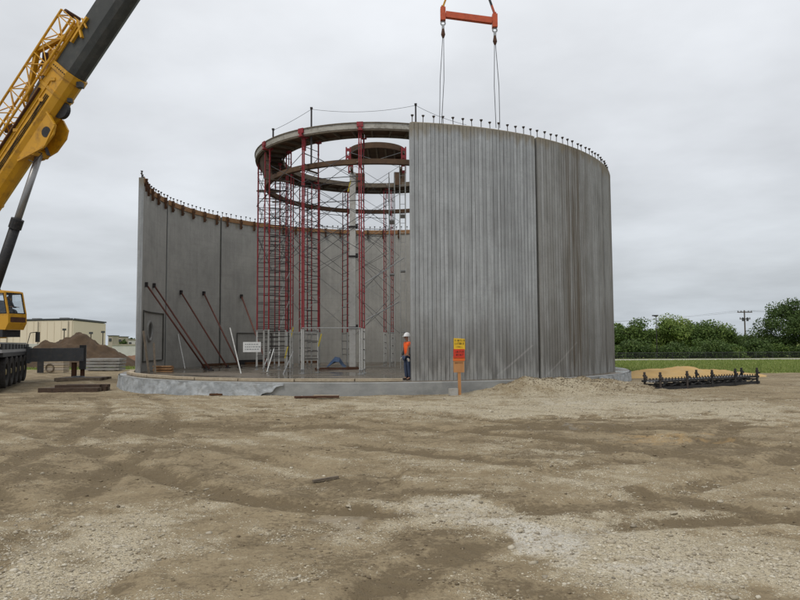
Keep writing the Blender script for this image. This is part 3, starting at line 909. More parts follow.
# ------------------------------------------------------------------ wall panels
STEP = 360 / 14.0
def arcpt(a, r, z):                       # panel local space; a degrees, positive = left seen from outside
    return Vector((-r * math.sin(R(a)), RO - r * math.cos(R(a)), z))
HALF = STEP / 2 - 0.32
HT = TOP - SLAB
def panel_mesh(ribs, mat_out, jag):
    # outer profile with raised flat ribs and narrow grooves, bevelled vertical corners
    prof = []
    nr = 34
    rr_ = random.Random(jag)
    if ribs:
        edges = [-HALF + 2 * HALF * i / nr + (rr_.uniform(-0.03, 0.03) if 0 < i < nr else 0) for i in range(nr + 1)]
        for i in range(nr):
            a0, a1 = edges[i], edges[i + 1]
            gq = 0.036 if rr_.random() < 0.8 else 0.048
            lift = rr_.uniform(-0.002, 0.004)
            dep = rr_.choice((0.018, 0.026, 0.034))
            if i == 0: prof.append((a0, RO - 0.03)); prof.append((a0 + 0.12, RO))
            else: prof.append((a0 + gq + 0.03, RO + lift))
            if i == nr - 1: prof.append((a1 - 0.12, RO)); prof.append((a1, RO - 0.03))
            else:
                prof.append((a1 - gq, RO + lift)); prof.append((a1 - gq + 0.015, RO - dep)); prof.append((a1 + gq - 0.015, RO - dep))
    ni = 24
    inner = [(HALF - 2 * HALF * i / ni, RO - TH) for i in range(ni + 1)]
    loop = prof + inner
    n = len(loop)
    me_v = [arcpt(a, r, 0) for a, r in loop] + [arcpt(a, r, HT) for a, r in loop]
    # uneven top
    m = MB()
    fs = [(i, (i + 1) % n, n + (i + 1) % n, n + i) for i in range(n)]
    m.add(me_v, fs)
    k = len(prof)
    bm = bmesh.new()
    for q in m.v: bm.verts.new(q)
    bm.verts.ensure_lookup_table()
    for q in fs: bm.faces.new([bm.verts[i] for i in q])
    for off, flip in ((0, True), (n, False)):
        # cap as strip of quads/tris between outer and inner profile
        i, j = 0, n - 1
        while i < k - 1 or j > k:
            ai = loop[i][0]; aj = loop[j][0]
            if i < k - 1 and (j == k or loop[i + 1][0] <= loop[j - 1][0] + 1e-9):
                tri = [off + i, off + i + 1, off + j]; i += 1
            else:
                tri = [off + i, off + j - 1, off + j]; j -= 1
            bm.faces.new([bm.verts[q] for q in tri])
    bmesh.ops.recalc_face_normals(bm, faces=bm.faces)
    me = bpy.data.meshes.new('wall_panel'); bm.to_mesh(me); bm.free()
    me.materials.append(MAT[mat_out]); me.materials.append(MAT['concrete_in'])
    for p in me.polygons:
        c = p.center
        rad = math.hypot(c.x, c.y - RO)
        if rad < RO - TH + 0.02 and abs(p.normal.z) < 0.5:
            p.material_index = 1
    return me
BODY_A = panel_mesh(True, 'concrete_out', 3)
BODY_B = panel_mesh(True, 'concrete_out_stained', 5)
# a stud: stem with a flared head
m = MB()
m.tube((0, 0, 0), (0, 0, 0.34), 0.016, n=6).tube((0, 0, 0.27), (0, 0, 0.335), 0.022, 0.062, n=8).tube((0, 0, 0.335), (0, 0, 0.355), 0.062, n=8).tube((0, 0, 0), (0, 0, 0.03), 0.035, n=6)
STUD = m.mesh('stud', 'stud_steel')
m = MB()
m.box((0, 0.06, -0.28), (0.10, 0.12, 0.62)).box((0, 0.13, -0.14), (0.14, 0.05, 0.10)).box((0, 0.13, -0.46), (0.14, 0.05, 0.08)).box((0, -0.02, 0.05), (0.10, 0.30, 0.06))
BRK = m.mesh('form_bracket', 'bracket_wood')
def arcstrip(a0, a1, r0, r1, z0, z1, nn=12, loc=None):
    m = MB()
    vs = []
    for i in range(nn + 1):
        a = a0 + (a1 - a0) * i / nn
        vs += [arcpt(a, r0, z0), arcpt(a, r1, z0), arcpt(a, r1, z1), arcpt(a, r0, z1)]
    fs = []
    for i in range(nn):
        for k in range(4):
            fs.append((i * 4 + k, i * 4 + (k + 1) % 4, i * 4 + 4 + (k + 1) % 4, i * 4 + 4 + k))
    fs += [(0, 1, 2, 3), (nn * 4 + 3, nn * 4 + 2, nn * 4 + 1, nn * 4)]
    return m.add(vs, fs)
BOARD = arcstrip(-HALF + 0.2, HALF - 0.2, RO - TH - 0.045, RO - TH - 0.004, HT - 0.24, HT + 0.05).mesh('form_board', 'board_wood')
JOINT = arcstrip(-HALF - 0.64, -HALF - 0.003, RO - TH + 0.03, RO - 0.11, 0, HT - 0.05, 2).mesh('joint_strip', 'grout')
GROUT = arcstrip(-HALF + 0.3, HALF - 0.3, RO - TH + 0.03, RO - 0.05, HT, HT + 0.035, 16).mesh('mortar_bed', 'plank_pale')
plabels = {0: 'ribbed grey concrete wall panel with its left edge bare, hung on the lifting cables',
           1: 'ribbed concrete wall panel with brown rust streaks, right of the vertical joint',
           2: 'ribbed concrete wall panel at the far right curve of the tank',
           5: 'smooth concrete wall panel deep inside the tank, mostly hidden by the ribbed panels',
           6: 'smooth concrete wall panel at the back, behind the grey centre column',
           7: 'smooth concrete wall panel at the back, behind the red ladder frames',
           8: 'smooth concrete wall panel with a low door blockout, behind the white notice',
           9: 'smooth concrete wall panel with two pipe braces, second from the left edge',
           10: 'smooth concrete wall panel with a round pipe opening at the left edge of the tank',
           3: 'ribbed concrete wall panel on the far right side, past the visible curve',
           4: 'ribbed concrete wall panel on the hidden right rear side'}
panels = {}
for k in range(11):
    if k in (3, 4):
        pass
    pc = -7.31 - STEP * (k + 0.5)
    root = thing('tank_wall_segment', polar(RO, pc, SLAB), plabels[k], 'tank wall', 'precast wall panels of the round tank', -R(pc))
    panels[k] = (root, pc)
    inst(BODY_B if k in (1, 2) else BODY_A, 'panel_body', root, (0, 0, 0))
    if k != 10:
        inst(JOINT, 'joint_strip', root, (0, 0, 0))
    ns = 14
    if k not in (3, 4):
        for i in range(ns):
            a = HALF - 0.55 - (2 * HALF - 1.1) * i / (ns - 1) + rnd.uniform(-0.12, 0.12)
            p = arcpt(a, RO - TH * 0.5, HT - 0.005)
            o = inst(STUD, 'stud', root, p, 0, (1, 1, rnd.uniform(0.93, 1.07)))
            o.rotation_euler = (rnd.uniform(-.05, .05), rnd.uniform(-.05, .05), rnd.random() * 3)
    if k >= 5:
        inst(BOARD, 'form_board', root, (0, 0, 0))
        for i in range(5):
            a = HALF - 1.9 - (2 * HALF - 3.8) * i / 4 + rnd.uniform(-0.2, 0.2)
            inst(BRK, 'form_bracket', root, arcpt(a, RO - TH - 0.048, HT - 0.02), R(-a) )
    if k <= 1:
        inst(GROUT, 'mortar_bed', root, (0, 0, 0))
# blockouts on the inner faces
def inner_frame(k, p0, p1, z0, z1, name, bottom=True):
    root, pc = panels[k]
    m = MB()
    r = RO - TH - 0.03
    for p in (p0, p1):
        m.bar(polar(r, p, z0), polar(r, p, z1), 0.06, 0.07)
    seg = np.linspace(p0, p1, 5)
    for za in ((z0, z1) if bottom else (z1,)):
        for a, b in zip(seg[:-1], seg[1:]):
            m.bar(polar(r, a, za), polar(r, b, za), 0.07, 0.05)
    m.build(name, 'grout', root)
inner_frame(10, 75.2, 93.8, 1.0, 3.65, 'blockout_frame')
root, pc = panels[10]
c = polar(RO - TH - 0.005, 83.6, 2.62); ax = polar(1, 83.6, 0) - Vector((TC.x, TC.y, 0))
MB().torus(c, ax, 0.52, 0.10, 24, 6).build('pipe_sleeve', 'concrete_plain', root, smooth=True)
m = MB(); m.tube(c - ax * 0.012, c + ax * 0.02, 0.45, n=24); m.build('pipe_opening', 'grout', root)
inner_frame(8, 128.0, 141.0, 0.75, 2.63, 'blockout_frame', False)
root, pc = panels[8]
m = MB()
for a in np.linspace(128.6, 140, 5)[:-1]:
    m.bar(polar(RO - TH - 0.02, a, SLAB + 0.17), polar(RO - TH - 0.02, a + 2.85, SLAB + 0.17), 0.03, 0.30)
m.build('drain_opening', 'print_black', root)

# ------------------------------------------------------------------ pipe braces and props on the left wall
def brace(a_deg, zt, foot, label):
    t_ = polar(RO - TH - 0.06, a_deg, zt)
    f_ = Vector(foot)
    root = thing('pipe_brace', (f_.x, f_.y, f_.z), label, 'brace', 'pipe braces propping the left wall panels')
    MB().tube(f_ + (t_ - f_) * 0.02, f_ + (t_ - f_) * 0.985, 0.048, n=10).build('pipe', 'brace_red', root, smooth=True)
    m = MB(); m.box(t_ - (t_ - f_).normalized() * 0.04, (0.14, 0.14, 0.26), R(-a_deg)); m.build('wall_shoe', 'dark_steel', root)
    m = MB(); m.box(f_ + Vector((0, 0, 0.03)), (0.25, 0.25, 0.06)).box(f_ + Vector((0, 0, 0.12)), (0.08, 0.12, 0.16)); m.build('foot_plate', 'dark_steel', root)
def brace_px(px, a_deg, zt, pf, Yf, label):
    q = ap(pf[0], pf[1], Yf)
    brace(a_deg, zt, (q.x, q.y, SLAB), label)
brace_px(0, 77.6, 5.08, (206, 369), 37.6, 'rust red pipe brace reaching up to the leftmost wall panel')
brace_px(0, 86.2, 5.19, (211, 371), 36.0, 'rust red pipe brace just right of the leftmost one')
brace_px(0, 103.2, 5.08, (228, 367), 39.5, 'dark red pipe brace in the middle of the left wall')
brace_px(0, 114.0, 5.18, (240, 366), 40.0, 'dark red pipe brace beside the joint of the left wall')
brace_px(0, 129.4, 5.17, (268, 366), 40.5, 'red pipe brace running down behind the ladder frames')
for (a, b, lab) in (((178, 334, 40.7), (185, 369, 39.0), 'thin pale stick leaning under the first red braces'),
                    ((230, 328, 34.5), (241, 374, 32.0), 'thin pale stick leaning left of the white notice')):
    p0, p1 = ap(*a), ap(*b)
    p1.z = SLAB
    m = MB(); m.bar(p1, p0, 0.045, 0.045)
    tag(m.build('leaning_stick', 'alu', None, loc=p1), lab, 'stick')
p1 = ap(149, 372, 33.4); p1.z = SLAB
for dx, dy, h_, lab in ((0.0, 0.0, 2.1, 'brown timber prop leaning at the left edge of the slab'), (0.22, 0.25, 1.5, 'short brown timber prop beside the left slab edge')):
    m = MB(); q = p1 + Vector((dx, dy, 0)); m.bar(q, q + Vector((-0.45 + dx, 0.35, h_)), 0.09, 0.06)
    tag(m.build('timber_prop', 'timber_grey', None, loc=q), lab, 'prop')
q = ap(163, 373, 34.2); q.z = SLAB
rt = thing('timber_stack', q, 'small stack of orange boards on the slab at the left', 'lumber')
for i in range(5):
    m = MB(); m.box(q + Vector((rnd.uniform(-.05, .05), 0.1 * (i % 2), 0.05 + 0.065 * i)), (0.95, 0.28, 0.055), 0.05 * rnd.uniform(-1, 1)); m.build('board', 'board_wood', rt)

# ------------------------------------------------------------------ shoring towers
RT0, RT1 = 6.70, 5.50
LEGH = 11.45
m = MB(); m.box((0, 0, 1.17), (0.065, 0.065, 1.95)); LOWLEG = m.mesh('lower_leg', 'alu')
m = MB(); m.tube((0, 0, 0), (0, 0, 0.3), 0.028, n=6).box((0, 0, 0.008), (0.2, 0.2, 0.016)).tube((0, 0, 0.17), (0, 0, 0.205), 0.07, n=8); JACK = m.mesh('screw_jack', 'galv')
m = MB(); m.box((0, 0, (2.12 + 11.44) / 2), (0.05, 0.05, 11.44 - 2.12))
for z in np.arange(2.12, 11.2, 1.75): m.box((0, 0, z + 0.05), (0.065, 0.065, 0.10))
UPLEG = m.mesh('upper_leg', 'red_paint')
m = MB(); m.tube((0, 0, 10.85), (0, 0, 11.5), 0.03, n=6).box((0, 0, 11.49), (0.24, 0.20, 0.02)).box((-0.11, 0, 11.54), (0.02, 0.20, 0.10)).box((0.11, 0, 11.54), (0.02, 0.20, 0.10)); HEAD = m.mesh('head_jack', 'red_paint')
m = MB(); m.tube((0, 0.03, 0), (0, RT0 - RT1 - 0.03, 0), 0.018, n=5); RUNG = m.mesh('rung', 'dark_steel')
m = MB(); m.box((0, -0.21, 11.76), (0.30, 0.08, 0.24)).box((0, -0.12, 11.50), (0.24, 0.30, 0.05)).box((0, -0.2, 11.58), (0.14, 0.10, 0.16)); CLAMP = m.mesh('edge_clamp', 'red_paint')
TPH = [4.8 + STEP * k for k in range(8)]
tl = ['red ladder frame nearest the camera, left of the ribbed panel edge',
      'red ladder frame with its rungs open to view, in the front left of the ring',
      'red ladder frame with a heavy front leg, behind the white notice',
      'leftmost red ladder frame under the edge of the ring',
      'red ladder frame at the left rear of the ring',
      'red ladder frame at the rear, seen between the two front left frames',
      'slim dark red ladder frame at the rear, left of the grey column',
      'slim dark red ladder frame at the rear, right of the grey column']
towers = []
for k, ph in enumerate(TPH):
    rt = thing('shoring_tower', polar(RT0, ph, SLAB), tl[k], 'shoring tower', 'red shoring towers under the ring', -R(ph))
    towers.append(rt)
    sp_ = (0.05, 0.05, 0.30, 0.22, 0.36, 0.32, 0.16, 0.24)[k]
    lean = rnd.uniform(-0.004, 0.004)
    for (lx, ly) in ((-sp_, 0), (sp_, 0), (-sp_, RT0 - RT1), (sp_, RT0 - RT1))[:4 if sp_ > 0.1 else 3]:
        if sp_ < 0.1 and ly: lx = 0
        inst(JACK, 'screw_jack', rt, (lx, ly, 0))
        inst(LOWLEG, 'lower_leg', rt, (lx, ly, 0))
        o = inst(UPLEG, 'upper_leg', rt, (lx, ly, 0)); o.rotation_euler.y = lean
    inst(HEAD, 'head_jack', rt, (0, 0.15, 0)); inst(HEAD, 'head_jack', rt, (0, RT0 - RT1, 0))
    for sx_ in ((-sp_, sp_) if sp_ > 0.1 else (0,)):
        z = 0.62 + rnd.uniform(0, 0.2)
        while z < 11.2:
            inst(RUNG, 'rung', rt, (sx_, 0, z))
            z += 0.5 if rnd.random() < 0.75 else 0.36
    if k in (0, 1, 2):
        inst(CLAMP, 'edge_clamp', rt, (0, 0, 0))
    # cross braces and ledgers to the next tower
    if k < 7:
        ph2 = TPH[k + 1]
        for rr in (RT0, RT1):
            for (z0, z1) in ((6.3, 7.9), (8.0, 9.6), (9.7, 11.2)) + (((2.7, 4.6), (4.6, 6.2)) if k in (3, 4, 5, 6) and rr == RT1 else ()):
                m = MB()
                m.tube(polar(rr, ph, z0), polar(rr, ph2, z1), 0.016, n=4)
                m.tube(polar(rr + 0.04, ph, z1), polar(rr + 0.04, ph2, z0), 0.016, n=4)
                m.build('cross_brace', 'wire' if z0 > 6 else 'galv', rt)
        for (rr, z0, mt) in (((RT0, 2.60, 'galv'),) if k in (0, 2) else ()) + (((RT1, 2.45, 'galv'),) if k in (1, 4) else ()) + ( (RT0, 9.55, 'dark_steel'), (RT1, 8.9, 'dark_steel'), (RT1, 10.1, 'dark_steel')):
            m = MB(); m.tube(polar(rr + 0.07, ph, z0), polar(rr + 0.07, ph2, z0 + rnd.uniform(-.05, .05)), 0.024 if z0 < 3 else 0.02, n=5)
            m.build('ledger', mt, rt)
# yellow tags and a few short diagonal feet near the bases
for k, px, py, Y in ((1, 291.5, 333, 35.2), (1, 319.5, 340, 33.2), (2, 286, 352, 35.0), (0, 349, 186, 37.0)):
    m = MB(); p = ap(px, py, Y); m.bar(p + Vector((0.10, 0, 0.30)), p - Vector((0.06, 0, 0.32)), 0.035, 0.06); m.build('webbing', 'yellow_tag', towers[k])
for k, a, b in ((2, (274, 349, 34.0), (267, 372, 33.4)), (2, (293, 352, 34.0), (282, 377, 31.4)), (3, (271, 350, 36.0), (263, 369, 35.6))):
    m = MB(); m.tube(ap(*b), ap(*a), 0.03, n=6); m.build('base_strut', 'galv', towers[k])

# ------------------------------------------------------------------ ring platform and lower ring
def ring_arc(a0, a1, r0, r1, z0, z1, nn):
    m = MB(); vs = []; fs = []
    for i in range(nn + 1):
        a = a0 + (a1 - a0) * i / nn
        vs += [polar(r0, a, z0), polar(r1, a, z0), polar(r1, a, z1), polar(r0, a, z1)]
    for i in range(nn):
        for k in range(4):
            fs.append((i * 4 + k, i * 4 + (k + 1) % 4, i * 4 + 4 + (k + 1) % 4, i * 4 + 4 + k))
    fs += [(0, 1, 2, 3), (nn * 4 + 3, nn * 4 + 2, nn * 4 + 1, nn * 4)]
    return m.add(vs, fs)
ringA = thing('ring_platform', (TC.x, TC.y, 12.0), 'broad ring platform with pale rim and brown plywood underside high on the towers', 'platform')
for k in range(14):
    a0 = 4.8 + STEP * k
    ring_arc(a0 + 0.12, a0 + STEP - 0.12, 6.76, 6.86, 12.04, 12.30, 8).build('rim_beam', 'fascia', ringA)
    ring_arc(a0 + 0.1, a0 + STEP - 0.1, 6.72, 6.90, 12.30, 12.345, 8).build('rim_cap', 'timber_grey', ringA)
    ring_arc(a0, a0 + STEP, 6.68, 6.84, 11.965, 12.035, 8).build('rim_foot', 'timber_grey', ringA)
    ring_arc(a0 + 0.1, a0 + STEP - 0.1, 5.30, 5.38, 12.06, 12.34, 8).build('inner_rim', 'timber_grey', ringA)
    for q in range(2):
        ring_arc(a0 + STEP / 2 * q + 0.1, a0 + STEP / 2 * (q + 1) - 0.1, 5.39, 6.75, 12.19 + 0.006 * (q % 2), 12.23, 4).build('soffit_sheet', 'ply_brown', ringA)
    for q in range(3):
        a = a0 + STEP * (q + 0.5) / 3
        m = MB(); m.bar(polar(5.40, a, 12.12), polar(6.74, a, 12.12), 0.07, 0.13); m.build('joist', 'timber_grey', ringA)
gpt = {}
for a, zt, zb in ((27.0, 13.40, 10.6), (52.0, 12.95, 12.1), (-18.3, 13.42, 12.1)):
    m = MB(); m.bar(polar(6.62, a, zb), polar(6.62, a, zt), 0.075, 0.075); m.box(polar(6.62, a, zt - 0.03), (0.12, 0.12, 0.08))
    m.build('guard_post', 'dark_steel', ringA)
    gpt[a] = polar(6.62, a, zt - 0.08)
def sag(a, b, s, nn=10):
    return [a.lerp(b, i / nn) - Vector((0, 0, s * 4 * (i / nn) * (1 - i / nn))) for i in range(nn + 1)]
for a, b, s in ((52.0, 27.0, 0.05), (27.0, -18.3, 0.22)):
    MB().path(sag(gpt[a], gpt[b], s), 0.009, 4).build('guard_line', 'wire', ringA)
MB().path(sag(gpt[-18.3], polar(6.62, -45, 12.9), 0.1), 0.009, 4).build('guard_line', 'wire', ringA)
ringB = thing('lower_ring', (TC.x, TC.y, 10.5), 'thin brown timber ring below the broad platform', 'ring beam')
for k in range(14):
    a0 = 4.8 + STEP * k
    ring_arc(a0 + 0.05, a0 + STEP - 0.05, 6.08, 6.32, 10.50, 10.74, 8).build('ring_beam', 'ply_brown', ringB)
    m = MB(); m.bar(polar(5.42, a0 + 1.2, 10.46), polar(6.8, a0 + 1.2, 10.46), 0.09, 0.07); m.build('bearer', 'timber_grey', ringB)
for q in range(4):
    a0 = 60 + 7.0 * q
    m = MB(); vs = []
    for i in range(5):
        a = a0 + 6.8 * i / 4
        vs += [polar(6.22, a, 10.74), polar(6.27, a, 10.74), polar(6.62, a, 11.95), polar(6.57, a, 11.95)]
    m.add(vs, [(i * 4 + k, i * 4 + (k + 1) % 4, i * 4 + 4 + (k + 1) % 4, i * 4 + 4 + k) for i in range(4) for k in range(4)] + [(0, 1, 2, 3), (19, 18, 17, 16)])
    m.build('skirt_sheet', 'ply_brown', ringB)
# hanging dark boxes on the rear of the platform
for px, py in ((359, 180), (400, 179)):
    p = ap(px, py, 43.2)
    m = MB(); m.box(p, (0.75, 0.25, 0.85), 0.1); m.build('hanging_box', 'ply_brown', ringA)

# ------------------------------------------------------------------ centre drum, column, slim frame
drum = thing('centre_platform', (TC.x, TC.y, 12.0), 'small round plywood platform with red frames at the centre of the ring', 'platform')
ring_arc(0, 360, 1.50, 1.62, 12.66, 12.98, 36).build('drum_rim', 'ply_brown', drum)
m = MB(); m.add([polar(1.5, i * 12, 12.80) for i in range(30)], [tuple(range(30))]); m.add([polar(1.5, i * 12, 12.86) for i in range(30)], [tuple(range(30))]); m.build('drum_deck', 'ply_brown', drum)
for q in (-1.0, -0.5, 0, 0.5, 1.0):
    L = math.sqrt(1.45 ** 2 - q * q)
    m = MB(); m.bar((TC.x + q, TC.y - L, 12.72), (TC.x + q, TC.y + L, 12.72), 0.09, 0.14); m.build('drum_joist', 'timber_grey', drum)
for sx in (-1.42, 1.36):
    for sy in (-0.7, 0.7):
        m = MB()
        b0 = Vector((TC.x + sx * 1.12, TC.y + sy * 1.3, 11.85))
        for dx in (-0.11, 0.11):
            m.bar(b0 + Vector((dx, 0, 0)), b0 + Vector((dx, 0, 1.05)), 0.08, 0.08)
        for dz in (0.1, 0.5, 0.9):
            m.bar(b0 + Vector((-0.14, 0, dz)), b0 + Vector((0.14, 0, dz)), 0.07, 0.16)
        m.build('red_frame', 'red_paint', drum)
for sx in (-1.42, 1.36):
    m = MB(); m.bar((TC.x + sx, TC.y - 1.1, 11.66), (TC.x + sx, TC.y + 1.1, 11.66), 0.12, 0.12); m.build('bearer', 'timber_grey', drum)
m = MB(); m.tube((TC.x - 1.42, TC.y - 0.85, 11.75), (TC.x + 1.36, TC.y - 0.85, 12.6), 0.016, n=4).tube((TC.x - 1.42, TC.y - 0.82, 12.6), (TC.x + 1.36, TC.y - 0.82, 11.75), 0.016, n=4)
m.build('cross_brace', 'galv', drum)
cpos = Vector((-2.69, 38.0, SLAB))
colm = thing('centre_column', cpos, 'tall pale grey square column standing inside the ring', 'column')
m = MB(); m.box(cpos + Vector((0, 0, 3.2)), (0.36, 0.36, 6.4)); m.build('lower_shaft', 'column_pale', colm)
m = MB(); m.box(cpos + Vector((0.01, 0, 8.8)), (0.33, 0.33, 4.8)); m.build('upper_shaft', 'column_pale', colm)
for z in (2.3, 6.35, 8.05):
    m = MB(); m.box(cpos + Vector((0, 0, z)), (0.44, 0.44, 0.10)).box(cpos + Vector((0.24, -0.1, z + 0.05)), (0.14, 0.12, 0.25)); m.build('collar', 'dark_steel', colm)
m = MB(); m.box(cpos + Vector((0, 0, 0.05)), (0.6, 0.6, 0.10)); m.build('base_plate', 'rust_brown', colm)
def slim_scaffold(x0, x1, y0, y1, label, ztop=12.1):
    slim = thing('slim_scaffold', ((x0 + x1) / 2, (y0 + y1) / 2, SLAB), label, 'scaffold', 'slim galvanised scaffolds inside the ring')
    for x in (x0, x1):
        for y in (y0, y1):
            m = MB(); m.tube((x, y, SLAB), (x, y, ztop), 0.028, n=6); m.build('leg', 'alu', slim)
    for i, z in enumerate(np.arange(1.0, ztop - 0.2, 0.55)):
        m = MB(); m.tube((x0, y0, z), (x1, y0, z), 0.016, n=4); m.build('rung', 'galv', slim)
        m = MB(); m.tube((x1, y0, z + .1), (x1, y1, z + .1), 0.016, n=4); m.build('rung', 'galv', slim)
        if i % 3 == 0 and z + 1.6 < ztop:
            m = MB(); m.tube((x0, y0, z), (x0, y1, z + 1.6), 0.014, n=4); m.build('cross_brace', 'galv', slim)
            m = MB(); m.tube((x0 + .02, y0, z + 1.6), (x0 + .02, y1, z), 0.014, n=4); m.build('cross_brace', 'galv', slim)
    for z in (2.5, 6.0, 9.2):
        m = MB(); m.box(((x0 + x1) / 2, (y0 + y1) / 2, z), (x1 - x0 + 0.04, y1 - y0, 0.04)); m.build('deck', 'galv', slim)
    return slim
sl1 = slim_scaffold(0.02, 0.34, 37.8, 38.9, 'slim galvanised scaffold behind the worker, beside the ribbed panel edge')
sl2 = slim_scaffold(-0.62, -0.30, 39.6, 40.9, 'slim galvanised scaffold farther back, left of the one beside the panel edge')
# long X braces between the column and the slim frames
for (z0, z1) in ((2.4, 4.6), (4.6, 6.8), (6.8, 8.8), (8.8, 10.4), (10.4, 12.0)):
    for (a, b) in (((-2.5, 37.8), (0.02, 37.8)), ((-2.5, 39.5), (-0.62, 40.2))):
        m = MB(); m.tube((a[0], a[1], z0), (b[0], b[1], z1), 0.013, n=4); m.build('cross_brace', 'wire', sl1 if a[1] < 39 else sl2)
        m = MB(); m.tube((a[0], a[1] + .03, z1), (b[0], b[1] + .03, z0), 0.013, n=4); m.build('cross_brace', 'wire', sl1 if a[1] < 39 else sl2)
# two long pale diagonal tubes in the middle
for a, b, lab in (((365, 283, 33.0), (404, 258, 38.0), 'long pale diagonal tube crossing right of the front ladder frame'),
                  ((366, 320, 33.0), (399, 302, 38.0), 'lower pale diagonal tube crossing right of the front ladder frame')):
    p0, p1 = ap(*a), ap(*b)
    m = MB(); m.tube(p0, p1, 0.03, n=6)
    tag(m.build('diagonal_tube', 'galv', None, loc=p0), lab, 'tube')
# ------------------------------------------------------------------ things on the slab
wn = ap(252, 347, 34.9)
rt = thing('notice_board', (wn.x, wn.y, wn.z - 0.3), 'white notice board tied to the left ladder frames', 'sign')
m = MB(); m.box(wn, (0.92, 0.02, 0.52), 0.06); m.build('board', 'sign_white', rt)
m = MB()
for r_ in range(3):
    x = -0.36
    while x < 0.34:
        L = rnd.uniform(0.05, 0.12)
        c = wn + Vector((x + L / 2, -0.0125 + (x + L / 2) * 0.06, 0.14 - r_ * 0.13))
        m.box(c, (L, 0.004, 0.055), 0.06); x += L + 0.035
m.build('lettering', 'print_grey', rt)['kind'] = 'stuff'
tp = ap(337, 366, 40); tp.z = SLAB
m = MB()
prof = [(-0.62, 0.02), (-0.35, 0.34), (-0.1, 0.60), (0.15, 0.55), (0.34, 0.22), (0.55, 0.02)]
vs = []
for j, (yo, sc) in enumerate(((-0.55, 0.55), (-0.2, 0.95), (0.2, 1.0), (0.55, 0.5))):
    for x, z in prof: vs.append(tp + Vector((x * (0.8 + 0.2 * sc) + rnd.uniform(-.04, .04), yo, max(0.01, z * sc + rnd.uniform(-.04, .04)))))
m.add(vs, [(j * 6 + i, j * 6 + i + 1, j * 6 + 7 + i, j * 6 + 6 + i) for j in range(3) for i in range(5)])
tag(m.build('folded_tarp', 'blue_tarp', None, loc=tp), 'crumpled blue tarp on the slab beside the grey column', 'tarp')
bp = ap(338, 369, 36.5); bp.z = SLAB
m = MB(); m.box(bp + Vector((0, 0, 0.06)), (2.5, 0.14, 0.10), 0.03)
tag(m.build('timber', 'rust_brown', None, loc=bp), 'long brown timber lying on the slab in front of the blue tarp', 'timber')
for i, a in enumerate((112, 120, 130, 139, 150)):
    p0, p1 = polar(12.1, a, SLAB + 0.09), polar(12.1, a + 7.2, SLAB + 0.09)
    m = MB(); m.bar(p0, p1, 0.16, 0.16)
    tag(m.build('wall_kicker', 'bracket_wood', None, loc=p0), ['brown timber at the foot of the left wall, under the braces', 'brown timber at the foot of the wall left of the door blockout', 'brown timber at the foot of the wall under the door blockout',
        'brown timber at the foot of the wall behind the red ladder frames', 'brown timber at the foot of the wall left of the grey column'][i], 'timber', 'timbers along the foot of the wall')

# ------------------------------------------------------------------ lifting gear
spL, spR = Vector((1.76, 25.7, 14.84)), Vector((3.80, 25.7, 14.55))
sp = thing('spreader_bar', (spL + spR) / 2, 'orange red spreader bar hanging above the ribbed panel', 'spreader bar')
d = (spR - spL).normalized()
m = MB(); m.bar(spL + d * 0.10, spR - d * 0.10, 0.18, 0.24); m.build('beam', 'orange_paint', sp)
for e_ in (spL, spR):
    m = MB(); m.bar(e_ + Vector((0, 0, -0.26)), e_ + Vector((0, 0, 0.26)), 0.20, 0.24); m.box(e_ + Vector((0, 0, 0.27)), (0.12, 0.12, 0.16)); m.build('end_block', 'orange_paint', sp)
hook = Vector((2.78, 25.7, 17.6))
for e_, mt, lab in ((spL, 'sling_yellow', 'left'), (spR, 'sling_yellow', 'right')):
    t_ = hook + Vector((0.12 if e_ is spR else -0.12, 0, 0))
    e2 = e_ + Vector((0, 0, 0.30))
    m = MB(); m.bar(e2, e2.lerp(t_, 0.12), 0.14, 0.06); m.build('sling_eye', 'sling_yellow' if e_ is spL else 'orange_paint', sp)
    m = MB(); m.bar(e2.lerp(t_, 0.12), t_, 0.13, 0.06); m.build('sling', 'sling_red' if e_ is spL else 'black_steel', sp)
    m = MB()
    m.torus(e_ + Vector((0, 0, -0.36)), (0, 1, 0), 0.085, 0.028, 12, 6); m.bar(e_ + Vector((0, 0, -0.42)), e_ + Vector((0, 0, -0.60)), 0.10, 0.08); m.build('shackle', 'galv', sp)
    m = MB(); m.tube(e_ + Vector((0, 0, -0.58)), e_ + Vector((0, 0, -0.82)), 0.045, 0.085, n=8).tube(e_ + Vector((0, 0, -0.82)), e_ + Vector((0, 0, -0.95)), 0.085, 0.04, n=8); m.build('swivel_hook', 'rust_brown', sp)
for e_, foot, nm in ((spL, ((439.5, 113.5), (441.5, 113.5)), 'left'), (spR, ((496.0, 123.5), (499.8, 123.0)), 'right')):
    top = e_ + Vector((0, 0, -0.93))
    for i, (fx, fy) in enumerate(foot):
        q = ap(fx, fy, 25.55 if nm == 'left' else 26.1)
        q.z = TOP + 0.0
        m = MB()
        mid = top.lerp(q, 0.5) + Vector(((-0.05, 0.06)[i], 0, 0))
        m.path([top + Vector(((-0.02, 0.02)[i], 0, 0)), mid, q], 0.014, 5)
        m.build('lifting_cable', 'wire', sp)
hb = thing('hook_block', hook, 'crane hook block above the spreader slings', 'hook block')
m = MB(); m.box(hook + Vector((0, 0, 0.75)), (0.45, 0.28, 0.9)); m.build('block_body', 'crane_yellow', hb)
m = MB(); m.torus(hook + Vector((0, 0, 0.08)), (0, 1, 0), 0.16, 0.05, 14, 6); m.tube(hook + Vector((0, 0, 0.2)), hook + Vector((0, 0, 0.35)), 0.06, n=8); m.build('hook', 'black_steel', hb)

